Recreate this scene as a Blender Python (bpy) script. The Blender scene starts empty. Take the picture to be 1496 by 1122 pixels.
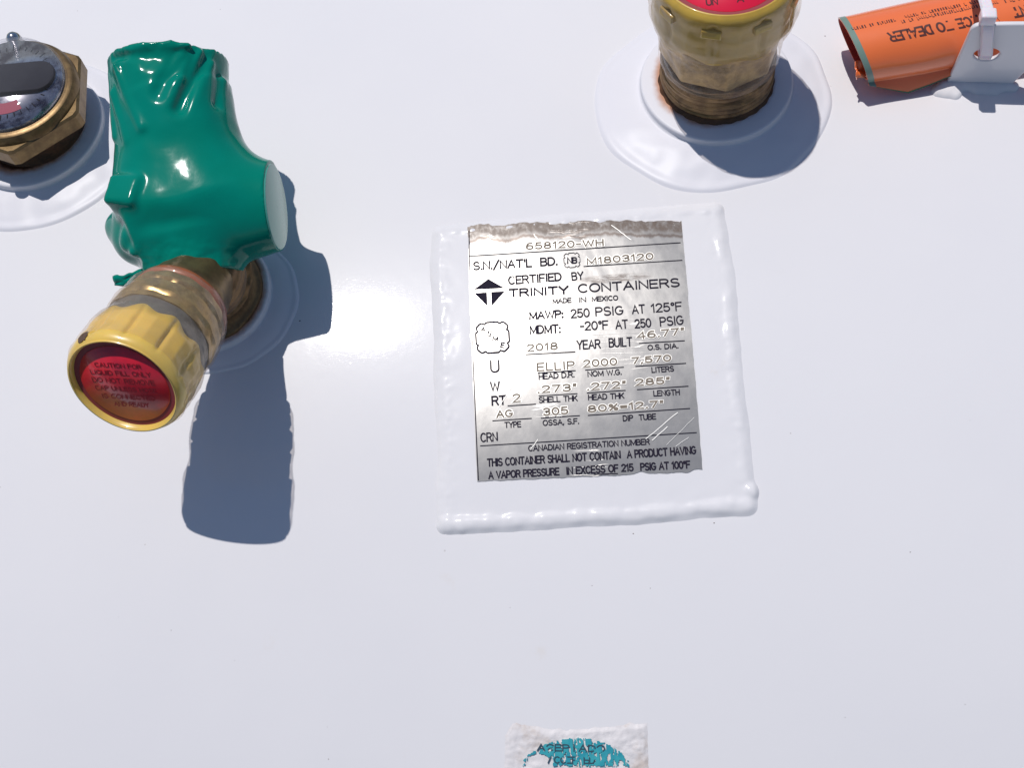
import bpy, bmesh, math, random
import numpy as np
from mathutils import Vector, Matrix, noise
random.seed(7)
rng = np.random.default_rng(7)
C = bpy.context.scene.collection
MM = 0.001
R = 620.0                      # tank shell radius, mm; crown of the tank is the world origin

# ---------------------------------------------------------------- camera, sky, sun
def axes(s):
    th = s / R
    return (Vector((1, 0, 0)), Vector((0, math.cos(th), -math.sin(th))), Vector((0, math.sin(th), math.cos(th))))
def W(x, s, h=0.0):
    th = s / R
    return Vector((x, (R + h) * math.sin(th), (R + h) * math.cos(th) - R)) * MM
S_N = -183.0                   # the camera stands 400 mm off the shell above this arc
X_, T_, N_ = axes(S_N)
D_, ALPHA, ROLL, SIDE = 400.0, math.radians(10), math.radians(3.7), math.radians(-3.5)
def loc2w(v): return X_ * v[0] + T_ * v[1] + N_ * v[2]
fwd = Vector((math.sin(SIDE), math.sin(ALPHA) * math.cos(SIDE), -math.cos(ALPHA) * math.cos(SIDE))).normalized()
right = fwd.cross(Vector((0, 1, 0))).normalized(); up = right.cross(fwd)
r2 = right * math.cos(ROLL) - up * math.sin(ROLL); u2 = up * math.cos(ROLL) + right * math.sin(ROLL)
cam_d = bpy.data.cameras.new('camera'); cam = bpy.data.objects.new('camera', cam_d); C.objects.link(cam)
cam_d.sensor_width = 36.0; cam_d.lens = 1800.0 / 1496.0 * 36.0
cam_d.clip_start = 0.01; cam_d.clip_end = 500
a, b, n = loc2w(r2), loc2w(u2), -loc2w(fwd)
p = W(0, S_N, D_)
cam.matrix_world = Matrix(((a.x, b.x, n.x, p.x), (a.y, b.y, n.y, p.y), (a.z, b.z, n.z, p.z), (0, 0, 0, 1)))
bpy.context.scene.camera = cam
SUN = loc2w((-0.17896, 0.51476, 0.83845)).normalized()
world = bpy.data.worlds.new('World'); bpy.context.scene.world = world; world.use_nodes = True
nt = world.node_tree; bg = nt.nodes['Background']
sky = nt.nodes.new('ShaderNodeTexSky'); sky.sky_type = 'NISHITA'; sky.sun_disc = False
sky.sun_elevation = math.asin(SUN.z); sky.sun_rotation = math.atan2(SUN.x, SUN.y)
sky.air_density = 1.0; sky.dust_density = 0.6; sky.ozone_density = 4.0; sky.altitude = 200
nt.links.new(sky.outputs[0], bg.inputs[0]); bg.inputs[1].default_value = 0.075
sl = bpy.data.lights.new('sun', 'SUN'); so = bpy.data.objects.new('sun', sl); C.objects.link(so)
sl.energy = 3.22; sl.angle = math.radians(0.5); sl.color = (1.0, 0.965, 0.925)
so.rotation_euler = SUN.to_track_quat('Z', 'Y').to_euler()
vs = bpy.context.scene.view_settings
vs.view_transform = 'Standard'; vs.look = 'None'; vs.exposure = 0.0; vs.gamma = 1.0; vs.use_curve_mapping = False
bpy.context.scene.cycles.max_bounces = 8
bpy.context.scene.cycles.transparent_max_bounces = 12

# ---------------------------------------------------------------- materials
class Mat:
    def __init__(s, name, color=(.8, .8, .8), rough=.5, metal=0., spec=.5, coat=0., coat_rough=.05, **kw):
        s.m = bpy.data.materials.new(name); s.m.use_nodes = True
        s.t = s.m.node_tree; s.b = s.t.nodes['Principled BSDF']
        s.b.inputs['Base Color'].default_value = (*color, 1)
        s.b.inputs['Roughness'].default_value = rough
        s.b.inputs['Metallic'].default_value = metal
        s.b.inputs['Specular IOR Level'].default_value = spec
        s.b.inputs['Coat Weight'].default_value = coat
        s.b.inputs['Coat Roughness'].default_value = coat_rough
        s.color = color; s._h = None
        s.tc = s.t.nodes.new('ShaderNodeTexCoord')
    def new(s, k): return s.t.nodes.new(k)
    def link(s, a, b): s.t.links.new(a, b)
    def coord(s, scale=(1, 1, 1), which='Object', rot=(0, 0, 0)):
        mp = s.new('ShaderNodeMapping'); s.link(s.tc.outputs[which], mp.inputs[0])
        mp.inputs['Scale'].default_value = scale; mp.inputs['Rotation'].default_value = rot
        return mp.outputs[0]
    def noise(s, scale, detail=3, rough=.5, vec=None, dist=0):
        n = s.new('ShaderNodeTexNoise'); n.inputs['Scale'].default_value = scale
        n.inputs['Detail'].default_value = detail; n.inputs['Roughness'].default_value = rough
        n.inputs['Distortion'].default_value = dist
        s.link(vec if vec is not None else s.tc.outputs['Object'], n.inputs['Vector'])
        return n.outputs['Fac']
    def vor(s, scale, vec=None, feature='F1'):
        n = s.new('ShaderNodeTexVoronoi'); n.inputs['Scale'].default_value = scale; n.feature = feature
        s.link(vec if vec is not None else s.tc.outputs['Object'], n.inputs['Vector'])
        return n.outputs['Distance']
    def ramp(s, fac, a, b, inv=False):
        n = s.new('ShaderNodeMapRange'); n.interpolation_type = 'SMOOTHSTEP'
        n.inputs['From Min'].default_value = a; n.inputs['From Max'].default_value = b
        n.inputs['To Min'].default_value = 1. if inv else 0.; n.inputs['To Max'].default_value = 0. if inv else 1.
        s.link(fac, n.inputs['Value']); return n.outputs[0]
    def math(s, op, a, b):
        n = s.new('ShaderNodeMath'); n.operation = op
        for i, v in enumerate((a, b)):
            if isinstance(v, (int, float)): n.inputs[i].default_value = v
            else: s.link(v, n.inputs[i])
        return n.outputs[0]
    def mix(s, fac, a, b):
        n = s.new('ShaderNodeMix'); n.data_type = 'RGBA'
        if isinstance(fac, (int, float)): n.inputs[0].default_value = fac
        else: s.link(fac, n.inputs[0])
        for i, v in ((6, a), (7, b)):
            if isinstance(v, tuple): n.inputs[i].default_value = (*v, 1)
            else: s.link(v, n.inputs[i])
        return n.outputs[2]
    def setcol(s, sock): s.link(sock, s.b.inputs['Base Color'])
    def setr(s, sock): s.link(sock, s.b.inputs['Roughness'])
    def frange(s, fac, lo, hi):
        n = s.new('ShaderNodeMapRange'); n.inputs['To Min'].default_value = lo; n.inputs['To Max'].default_value = hi
        s.link(fac, n.inputs['Value']); return n.outputs[0]
    def bump(s, h, strength, dist_mm, inputs=('Normal',)):
        n = s.new('ShaderNodeBump'); n.inputs['Strength'].default_value = strength
        n.inputs['Distance'].default_value = dist_mm * MM
        s.link(h, n.inputs['Height'])
        if s._h is not None: s.link(s._h, n.inputs['Normal'])
        s._h = n.outputs[0]
        for i in inputs: s.link(s._h, s.b.inputs[i])
        return s

def white_paint(name, dirt=1.0):
    m = Mat(name, (.72, .70, .715), rough=.27, spec=.055, coat=.42, coat_rough=.06)
    col = m.mix(m.ramp(m.noise(9, 4, .6), .35, .75), (.735, .718, .730), (.715, .700, .716))
    # fine grime specks and a few faint tan drips
    sp = m.ramp(m.vor(75), .0, .045, inv=True)
    gate = m.ramp(m.noise(21, 2), .60, .64)
    col = m.mix(m.math('MULTIPLY', m.math('MULTIPLY', sp, gate), .6 * dirt), col, (.16, .10, .06))
    tan = m.math('MULTIPLY', m.ramp(m.noise(33, 5, .65), .66, .80), .22 * dirt)
    col = m.mix(tan, col, (.62, .50, .36))
    m.setcol(col)
    m.setr(m.frange(m.noise(60, 3), .27, .33))
    m.bump(m.noise(180, 2, .5), .5, .05)
    m.bump(m.noise(2400, 2, .7, m.coord((.30, 1, 1))), .9, .011, ('Coat Normal',))
    return m
PAINT = white_paint('white_tank_paint')
PAINT2 = white_paint('white_weld_paint', 1.4)

def mk_fitting_paint():
    m = Mat('white_collar_paint', (.72, .70, .715), rough=.36, spec=.16, coat=.0, coat_rough=.12)
    # rust bleeding from the thread: rings measured from the axis of the part
    sep = m.new('ShaderNodeSeparateXYZ'); m.link(m.tc.outputs['Object'], sep.inputs[0])
    r = m.math('POWER', m.math('ADD', m.math('MULTIPLY', sep.outputs[0], sep.outputs[0]), m.math('MULTIPLY', sep.outputs[1], sep.outputs[1])), .5)
    rn = m.math('ADD', r, m.math('MULTIPLY', m.noise(110, 4, .6), .0042))
    rn2 = m.math('ADD', rn, m.math('MULTIPLY', sep.outputs[0], .07))
    f = m.math('MAXIMUM', m.ramp(rn, .0212, .0240, inv=True), m.ramp(rn2, .0210, .0245, inv=True))
    col = m.mix(m.math('MULTIPLY', f, .85), (.715, .70, .735), (.44, .17, .055))
    f2 = m.ramp(rn, .0204, .0220, inv=True)
    col = m.mix(f2, col, (.060, .024, .012))
    m.setcol(col)
    m.bump(m.noise(170, 3, .5), .5, .06); m.bump(m.noise(2200, 2), .4, .012, ('Normal', 'Coat Normal'))
    return m
COLLAR = mk_fitting_paint()

def mk_plate():
    m = Mat('stainless_plate', (.50, .49, .475), rough=.2, metal=1.0)
    uv = m.tc.outputs['UV']
    brushed = m.noise(1.0, 4, .7, m.coord((6, 420, 1), 'UV'))
    blot = m.noise(5, 5, .6, uv)
    col = m.mix(m.ramp(blot, .35, .72), (.35, .34, .33), (.40, .388, .375))
    col = m.mix(m.math('MULTIPLY', brushed, .22), col, (.24, .233, .228))
    sep = m.new('ShaderNodeSeparateXYZ'); m.link(uv, sep.inputs[0])
    # brown glue residue along the top edge, torn lower border
    vv = m.math('ADD', sep.outputs[1], m.math('MULTIPLY', m.math('SUBTRACT', m.noise(4, 5, .65, m.coord((2.2, 1, 1), 'UV')), .5), .075))
    res = m.ramp(vv, .935, .968)
    grain = m.ramp(m.noise(38, 4, .6, uv), .15, .6)
    col = m.mix(m.math('MULTIPLY', res, m.math('MULTIPLY', grain, .80)), col, (.11, .065, .038))
    edge = m.math('MULTIPLY', m.ramp(vv, .925, .938), m.ramp(vv, .938, .95, inv=True))
    col = m.mix(m.math('MULTIPLY', edge, .7), col, (.10, .06, .04))
    # smear beside the serial number
    su = m.math('DIVIDE', m.math('SUBTRACT', sep.outputs[0], .67), .19)
    sv = m.math('DIVIDE', m.math('SUBTRACT', m.math('ADD', sep.outputs[1], m.math('MULTIPLY', sep.outputs[0], -.05)), .728), .020)
    rr = m.math('ADD', m.math('MULTIPLY', su, su), m.math('MULTIPLY', sv, sv))
    sm = m.math('MULTIPLY', m.ramp(rr, .1, 1.2, inv=True), m.ramp(m.noise(1, 5, .8, m.coord((14, 70, 1), 'UV', (0, 0, .15))), .38, .62))
    col = m.mix(m.math('MULTIPLY', sm, .72), col, (.12, .075, .05))
    m.setcol(col)
    nonmet = m.math('MULTIPLY', m.math('MAXIMUM', m.math('MULTIPLY', res, grain), sm), .8)
    m.link(m.math('SUBTRACT', .60, m.math('MULTIPLY', nonmet, .60)), m.b.inputs['Metallic'])
    # long scratches
    scr = m.ramp(m.vor(1.0, m.coord((2.0, 42, 1), 'UV', (0, 0, .62)), 'DISTANCE_TO_EDGE'), 0, .035, inv=True)
    scr = m.math('MULTIPLY', scr, m.ramp(m.noise(3.1, 2, .5, uv), .55, .62))
    m.setr(m.math('ADD', m.frange(m.noise(14, 4, .6, uv), .19, .26), m.math('MULTIPLY', scr, .2)))
    m.bump(brushed, .15, .008); m.bump(m.noise(16, 2, .5, uv), .22, .10); m.bump(scr, .8, .02); m.bump(m.noise(260, 2, .7, uv), .3, .008)
    return m
PLATE = mk_plate()
INK = Mat('black_plate_ink', (.028, .024, .035), rough=.85, spec=.02)
INK.setcol(INK.mix(INK.ramp(INK.noise(900, 3, .7), .66, .80), (.026, .022, .036), (.16, .15, .15)))
STAMP_LIP = Mat('stamped_rim_metal', (.60, .59, .57), rough=.34, metal=.5)
STAMP_SHADE = Mat('stamp_shading_tan', (.225, .185, .145), rough=.6, metal=.0, spec=.1)  # tan fill: shading of the dents put into the colour of flat strokes
STAMP_SHADE.bump(STAMP_SHADE.noise(1500, 2), .6, .05)

def mk_green():
    m = Mat('green_shrink_plastic', (0.0, .155, .110), rough=.13, spec=.22, coat=.04, coat_rough=.04)
    m.setcol(m.mix(m.ramp(m.noise(45, 3), .3, .7), (0.0, .185, .130), (0.0, .205, .152)))
    m.bump(m.noise(90, 3, .45), .35, .5); m.bump(m.noise(520, 3, .5), .25, .06)
    return m
GREEN = mk_green()
GREEN_END = Mat('green_end_sky_sheen', (0.06, .30, .24), rough=.22, spec=.6)  # same plastic as the wrap; sky reflection put into the paler green
GREEN_END.bump(GREEN_END.noise(120, 2), .1, .1)

def mk_brass(name, c1, c2, rough=(.28, .5), dark=.5, metal=.9):
    m = Mat(name, c1, metal=metal)
    g = m.noise(160, 5, .7)
    col = m.mix(m.ramp(g, .35, .68), c1, c2)
    col = m.mix(m.math('MULTIPLY', m.ramp(m.noise(60, 4, .7), .50, .72), dark), col, (.05, .032, .018))
    m.setcol(col); m.setr(m.frange(m.noise(240, 3), *rough))
    m.bump(m.noise(300, 4, .6), .5, .10); m.bump(m.noise(1600, 2), .35, .02)
    return m
BRASS = mk_brass('weathered_brass', (.46, .32, .14), (.34, .21, .085))
BRASS_DULL = mk_brass('dull_brown_brass', (.22, .135, .062), (.13, .075, .035), (.4, .6), .6, .65)
BRASS_DULL2 = mk_brass('aged_gauge_brass', (.235, .155, .070), (.15, .095, .045), (.32, .5), .6, .7)
BRASS_TAN = mk_brass('tan_brass_under_film', (.50, .35, .15), (.26, .175, .08), (.25, .45), .45, .65)
STEEL_BAND = mk_brass('grey_metal_band', (.20, .185, .165), (.13, .12, .11), (.3, .5), .4, .45)
DARK = mk_brass('rusty_dark_pipe', (.13, .055, .022), (.05, .024, .012), (.5, .8), .6, .2)

def mk_yellow(name, c1, c2, blot=.3):
    m = Mat(name, c1, rough=.34, spec=.5, coat=.5, coat_rough=.08)
    col = m.mix(m.ramp(m.noise(70, 4, .6), .35, .7), c1, c2)
    col = m.mix(m.math('MULTIPLY', m.ramp(m.noise(42, 4, .6), .60, .74), blot), col, (.17, .115, .05))
    m.setcol(col); m.bump(m.noise(160, 3), .3, .2)
    m.b.inputs['Subsurface Weight'].default_value = .12
    m.b.inputs['Subsurface Radius'].default_value = (.004, .002, .0006)
    m.b.inputs['Subsurface Scale'].default_value = .5
    return m
YELLOW = mk_yellow('yellow_plastic_cap', (.78, .52, .095), (.68, .46, .11), .2)
YELLOW_SHADE = mk_yellow('yellow_cap_shade_tone', (.60, .385, .055), (.47, .30, .050), .2)  # yellow cap plastic again, with its shade put into a darker olive colour
RED = Mat('red_label', (.62, .012, .030), rough=.35, coat=.4)
RED.setcol(RED.mix(RED.ramp(RED.noise(110, 3, .6), .35, .7), (.66, .012, .032), (.42, .010, .030)))
RED2 = Mat('bright_red_label', (.78, .012, .055), rough=.3, coat=.5)
RED_SHADE = Mat('red_recess_shade', (.26, .035, .045), rough=.45)  # shadow of the rim wall put into the recess as a darker red
LABEL_INK = Mat('label_ink', (.24, .007, .020), rough=.4)
LABEL_INK2 = Mat('black_label_ink', (.05, .008, .012), rough=.4)

def mk_film(name, tint=(.965, .935, .90), body=.03, hazy=(.66, .56, .48), edge=.65):
    m = Mat(name, hazy, rough=.16, spec=.7, coat=1.0, coat_rough=.03)
    t = m.t; tr = t.nodes.new('ShaderNodeBsdfTransparent'); tr.inputs[0].default_value = (*tint, 1)
    mx = t.nodes.new('ShaderNodeMixShader'); fr = t.nodes.new('ShaderNodeLayerWeight'); fr.inputs[0].default_value = .16
    k = m.math('ADD', m.math('MULTIPLY', fr.outputs['Facing'], edge), m.math('MULTIPLY', m.ramp(m.noise(120, 4, .6), .3, .8), body))
    m.link(k, mx.inputs[0]); m.link(tr.outputs[0], mx.inputs[1]); m.link(m.b.outputs[0], mx.inputs[2])
    m.bump(m.noise(90, 3, .5), .5, .5, ('Normal', 'Coat Normal')); m.bump(m.noise(700, 2), .3, .06, ('Normal', 'Coat Normal'))
    out = [q for q in t.nodes if q.type == 'OUTPUT_MATERIAL'][0]
    m.link(mx.outputs[0], out.inputs[0])
    return m
FILM = mk_film('clear_shrink_film')
LENS = mk_film('clear_gauge_lens', (.93, .93, .95), .02, (.6, .6, .62), .5)
LENS.b.inputs['Roughness'].default_value = .05
BLACK = Mat('black_dial_bar', (.010, .010, .018), rough=.55, spec=.15)
DIAL = Mat('silver_glare_dial', (.42, .40, .41), rough=.22, metal=.85)
DIAL.setcol(DIAL.mix(DIAL.ramp(DIAL.noise(130, 4, .7), .4, .65), (.52, .50, .53), (.13, .11, .14)))  # pale patches put highlight and lens glare into the dial colour
SCREW = Mat('silver_screw', (.55, .54, .54), rough=.18, metal=1.0); SCREW.bump(SCREW.noise(500, 2), .4, .05)

def mk_orange():
    m = Mat('orange_tag_card', (.86, .175, .040), rough=.36, coat=.8, coat_rough=.14)
    m.setcol(m.mix(m.ramp(m.noise(25, 3), .3, .7), (.84, .175, .042), (.80, .165, .048)))
    m.bump(m.noise(60, 3), .3, .25); m.bump(m.noise(900, 2), .2, .02)
    return m
ORANGE = mk_orange()
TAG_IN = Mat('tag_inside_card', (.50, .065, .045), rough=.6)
TAG_EDGE = Mat('grey_green_tag_border', (.17, .26, .22), rough=.35)
TAG_EDGE2 = Mat('dark_green_tag_edge', (.03, .17, .085), rough=.4)
TAG_INK = Mat('tag_lettering_ink', (.085, .022, .018), rough=.45)
LUGP = Mat('white_lug_paint', (.72, .70, .72), rough=.4, coat=.6, coat_rough=.08)
LUGP.bump(LUGP.noise(130, 3), .4, .12); LUGP.bump(LUGP.noise(2200, 2), .3, .012)
NYLON = Mat('white_nylon', (.78, .72, .76), rough=.28, spec=.5)
NYLON.b.inputs['Subsurface Weight'].default_value = .3; NYLON.b.inputs['Subsurface Scale'].default_value = .002

def mk_sticker():
    m = Mat('torn_paper', (.66, .62, .61), rough=.6)
    n = m.noise(70, 5, .7)
    col = m.mix(m.ramp(n, .50, .72), (.70, .665, .665), (.55, .47, .42))
    m.setcol(col); m.bump(m.noise(120, 5, .65), .9, .5); m.bump(m.noise(700, 3), .5, .08)
    return m
PAPER = mk_sticker()
TEAL = Mat('worn_teal_print', (.015, .27, .33), rough=.5)
TEAL.setcol(TEAL.mix(TEAL.ramp(TEAL.noise(220, 4, .7), .3, .7), (.012, .25, .33), (.04, .36, .40)))
PRINT = Mat('worn_black_print', (.02, .06, .09), rough=.6)
SMUT = Mat('dark_speck', (.10, .06, .04), rough=.8)

# ---------------------------------------------------------------- object helpers
def frame(x, s, yaw=0.0):
    a, b, n = axes(s); o = W(x, s, 0)
    M = Matrix(((a.x, b.x, n.x, o.x), (a.y, b.y, n.y, o.y), (a.z, b.z, n.z, o.z), (0, 0, 0, 1)))
    return M @ Matrix.Rotation(math.radians(yaw), 4, 'Z')
def thing(name, label, cat, M, group=None):
    o = bpy.data.objects.new(name, None); C.objects.link(o); o.empty_display_size = .01
    o.matrix_world = M; o['label'] = label; o['category'] = cat
    if group: o['group'] = group
    o['_m'] = 1; del o['_m']
    return o
WM = {}
def mesh(name, verts, faces, mat, parent=None, uvs=None, smooth=True, world_coords=False, label=None, sharp=None, mm=True):
    """verts: (n,3) in mm in the parent's frame, or world metres when world_coords."""
    v = np.asarray(verts, float)
    if world_coords:
        if parent is not None:
            Mi = np.array(WM[parent.name].inverted()); v = v @ Mi[:3, :3].T + Mi[:3, 3]
    elif mm: v = v * MM
    me = bpy.data.meshes.new(name)
    me.from_pydata([tuple(q) for q in v], [], [tuple(int(i) for i in f) for f in faces]); me.update()
    if smooth: me.polygons.foreach_set('use_smooth', [True] * len(me.polygons))
    if uvs is not None:
        ul = me.uv_layers.new(name='UVMap'); li = np.empty(len(me.loops), int); me.loops.foreach_get('vertex_index', li)
        ul.data.foreach_set('uv', np.asarray(uvs, float)[li].ravel())
    me.materials.append(mat.m if isinstance(mat, Mat) else mat)
    if sharp is not None and smooth:
        me.set_sharp_from_angle(angle=math.radians(sharp))
    o = bpy.data.objects.new(name, me); C.objects.link(o)
    if parent is not None: o.parent = parent
    if label: o['label'] = label
    return o
def T(name, label, cat, M, group=None):
    o = thing(name, label, cat, M, group); WM[o.name] = M.copy(); return o

def grid_faces(nu, nv, wrap_u=False, off=0):
    F = []
    for j in range(nv - 1):
        for i in range(nu if wrap_u else nu - 1):
            k = (i + 1) % nu
            F.append((off + j * nu + i, off + j * nu + k, off + (j + 1) * nu + k, off + (j + 1) * nu + i))
    return F
def basis(d):
    d = Vector(d).normalized(); u = Vector((1, 0, 0)) - d * d.x
    if u.length < .1: u = Vector((0, 1, 0)) - d * d.y
    u.normalize(); v = d.cross(u); return d, u, v
def lathe(profile, origin=(0, 0, 0), axis=(0, 0, 1), seg=96, rf=None, cap0=True, cap1=True, zf=None):
    """profile: (z, r) list. rf(theta array, z, r) -> r array; returns verts (mm), faces"""
    d, u, v = basis(axis); d, u, v = map(np.array, (d, u, v)); o = np.array(origin, float)
    th = np.linspace(0, 2 * np.pi, seg, endpoint=False); V = []; F = []
    for z, r in profile:
        rr = np.full(seg, float(r)) if rf is None else rf(th, z, r)
        zz = np.full(seg, float(z)) if zf is None else zf(th, z, r)
        V.append(o + np.outer(zz, d) + np.outer(rr * np.cos(th), u) + np.outer(rr * np.sin(th), v))
    V = np.concatenate(V); F = grid_faces(seg, len(profile), True)
    if cap0: F.append(tuple(range(seg - 1, -1, -1)))
    if cap1: k = (len(profile) - 1) * seg; F.append(tuple(range(k, k + seg)))
    return V, F
def smooth_profile(pts, n=6):
    """insert rounded interpolation between profile points (Catmull-Rom)"""
    P = np.array([pts[0]] + list(pts) + [pts[-1]], float); out = []
    for i in range(1, len(P) - 2):
        for t in np.linspace(0, 1, n, endpoint=False):
            a, b, c, d = P[i - 1], P[i], P[i + 1], P[i + 2]
            out.append(.5 * ((2 * b) + (-a + c) * t + (2 * a - 5 * b + 4 * c - d) * t * t + (-a + 3 * b - 3 * c + d) * t ** 3))
    out.append(P[-2]); return [tuple(q) for q in out]
def wob(th, seed, amp, ks=(2, 3, 5, 7, 11)):
    r = np.random.default_rng(seed); o = np.zeros_like(th)
    for k in ks: o += r.normal() * np.sin(k * th + r.uniform(0, 6.28)) / k ** .7
    return amp * o / 1.5
def snoise(x, y, scale, seed=0.0):
    return np.array([noise.noise(Vector((a / scale, b / scale, seed))) for a, b in zip(np.ravel(x), np.ravel(y))]).reshape(np.shape(x))

# signed distance fields -> surface nets (numpy), for the shrink-wrapped shapes
def smin(a, b, k):
    h = np.clip(.5 + .5 * (b - a) / k, 0, 1); return b * (1 - h) + a * h - k * h * (1 - h)
def sd_cone(P, a, b, ra, rb):
    a = np.array(a, float); b = np.array(b, float); d = b - a; L = np.linalg.norm(d); d /= L
    q = P - a; t = q @ d; r = np.linalg.norm(q - t[..., None] * d, axis=-1)
    tt = np.clip(t / L, 0, 1); rad = ra + (rb - ra) * tt
    dr = r - rad; dz = np.abs(t - L / 2) - L / 2
    return np.minimum(np.maximum(dr, dz), 0) + np.hypot(np.maximum(dr, 0), np.maximum(dz, 0))
def sd_cap(P, a, b, r):
    a = np.array(a, float); d = np.array(b, float) - a
    q = P - a; t = np.clip((q @ d) / (d @ d), 0, 1)
    return np.linalg.norm(q - t[..., None] * d, axis=-1) - r
def sd_box(P, c, half, M=None, rnd=1.0):
    q = P - np.array(c, float)
    if M is not None: q = q @ np.array(M)
    q = np.abs(q) - (np.array(half, float) - rnd)
    return np.linalg.norm(np.maximum(q, 0), axis=-1) + np.minimum(q.max(-1), 0) - rnd
def surface_nets(f, lo, hi, h):
    ax = [np.arange(l, u + h, h) for l, u in zip(lo, hi)]; G = np.stack(np.meshgrid(*ax, indexing='ij'), -1)
    S = f(G); n = np.array(S.shape); ins = S < 0
    cs = tuple(n - 1); acc = np.zeros(cs + (3,)); cnt = np.zeros(cs)
    corners = [(i, j, k) for i in (0, 1) for j in (0, 1) for k in (0, 1)]
    def sl(c): return tuple(slice(c[i], c[i] + cs[i]) for i in range(3))
    for c in corners:
        for a_ in range(3):
            if c[a_] == 0:
                e = list(c); e[a_] = 1
                A_, B_ = S[sl(c)], S[sl(e)]; m = (A_ < 0) != (B_ < 0)
                t = np.where(m, A_ / np.where(m, A_ - B_, 1), 0)
                p = np.zeros(cs + (3,)); p[...] = c; p[..., a_] += t
                acc += p * m[..., None]; cnt += m
    act = cnt > 0; idx = -np.ones(cs, int); idx[act] = np.arange(act.sum())
    I = np.argwhere(act); V = (I + acc[act] / cnt[act][:, None]) * h + np.array(lo)
    F = []
    for a_ in range(3):
        b_, c_ = (a_ + 1) % 3, (a_ + 2) % 3
        s0 = [slice(1, n[i] - 1) for i in range(3)]; s0[a_] = slice(0, n[a_] - 1)
        s1 = list(s0); s1[a_] = slice(1, n[a_])
        A_, B_ = ins[tuple(s0)], ins[tuple(s1)]
        q = np.argwhere(A_ != B_); dirn = A_[A_ != B_]
        off = np.array([1, 1, 1]); off[a_] = 0; q = q + off
        def at(db, dc):
            p = q.copy(); p[:, b_] -= db; p[:, c_] -= dc; return idx[p[:, 0], p[:, 1], p[:, 2]]
        quad = np.stack([at(0, 0), at(1, 0), at(1, 1), at(0, 1)], 1)
        quad[~dirn] = quad[~dirn][:, ::-1]
        F.append(quad)
    return V, np.concatenate(F)
def fbm_v(V, scale, seed=0, octv=3):
    return np.array([noise.fractal(Vector((float(p[0]), float(p[1]), float(p[2]))) / scale + Vector((seed, 0, 0)), 1.0, 2.0, octv) for p in V])


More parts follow.
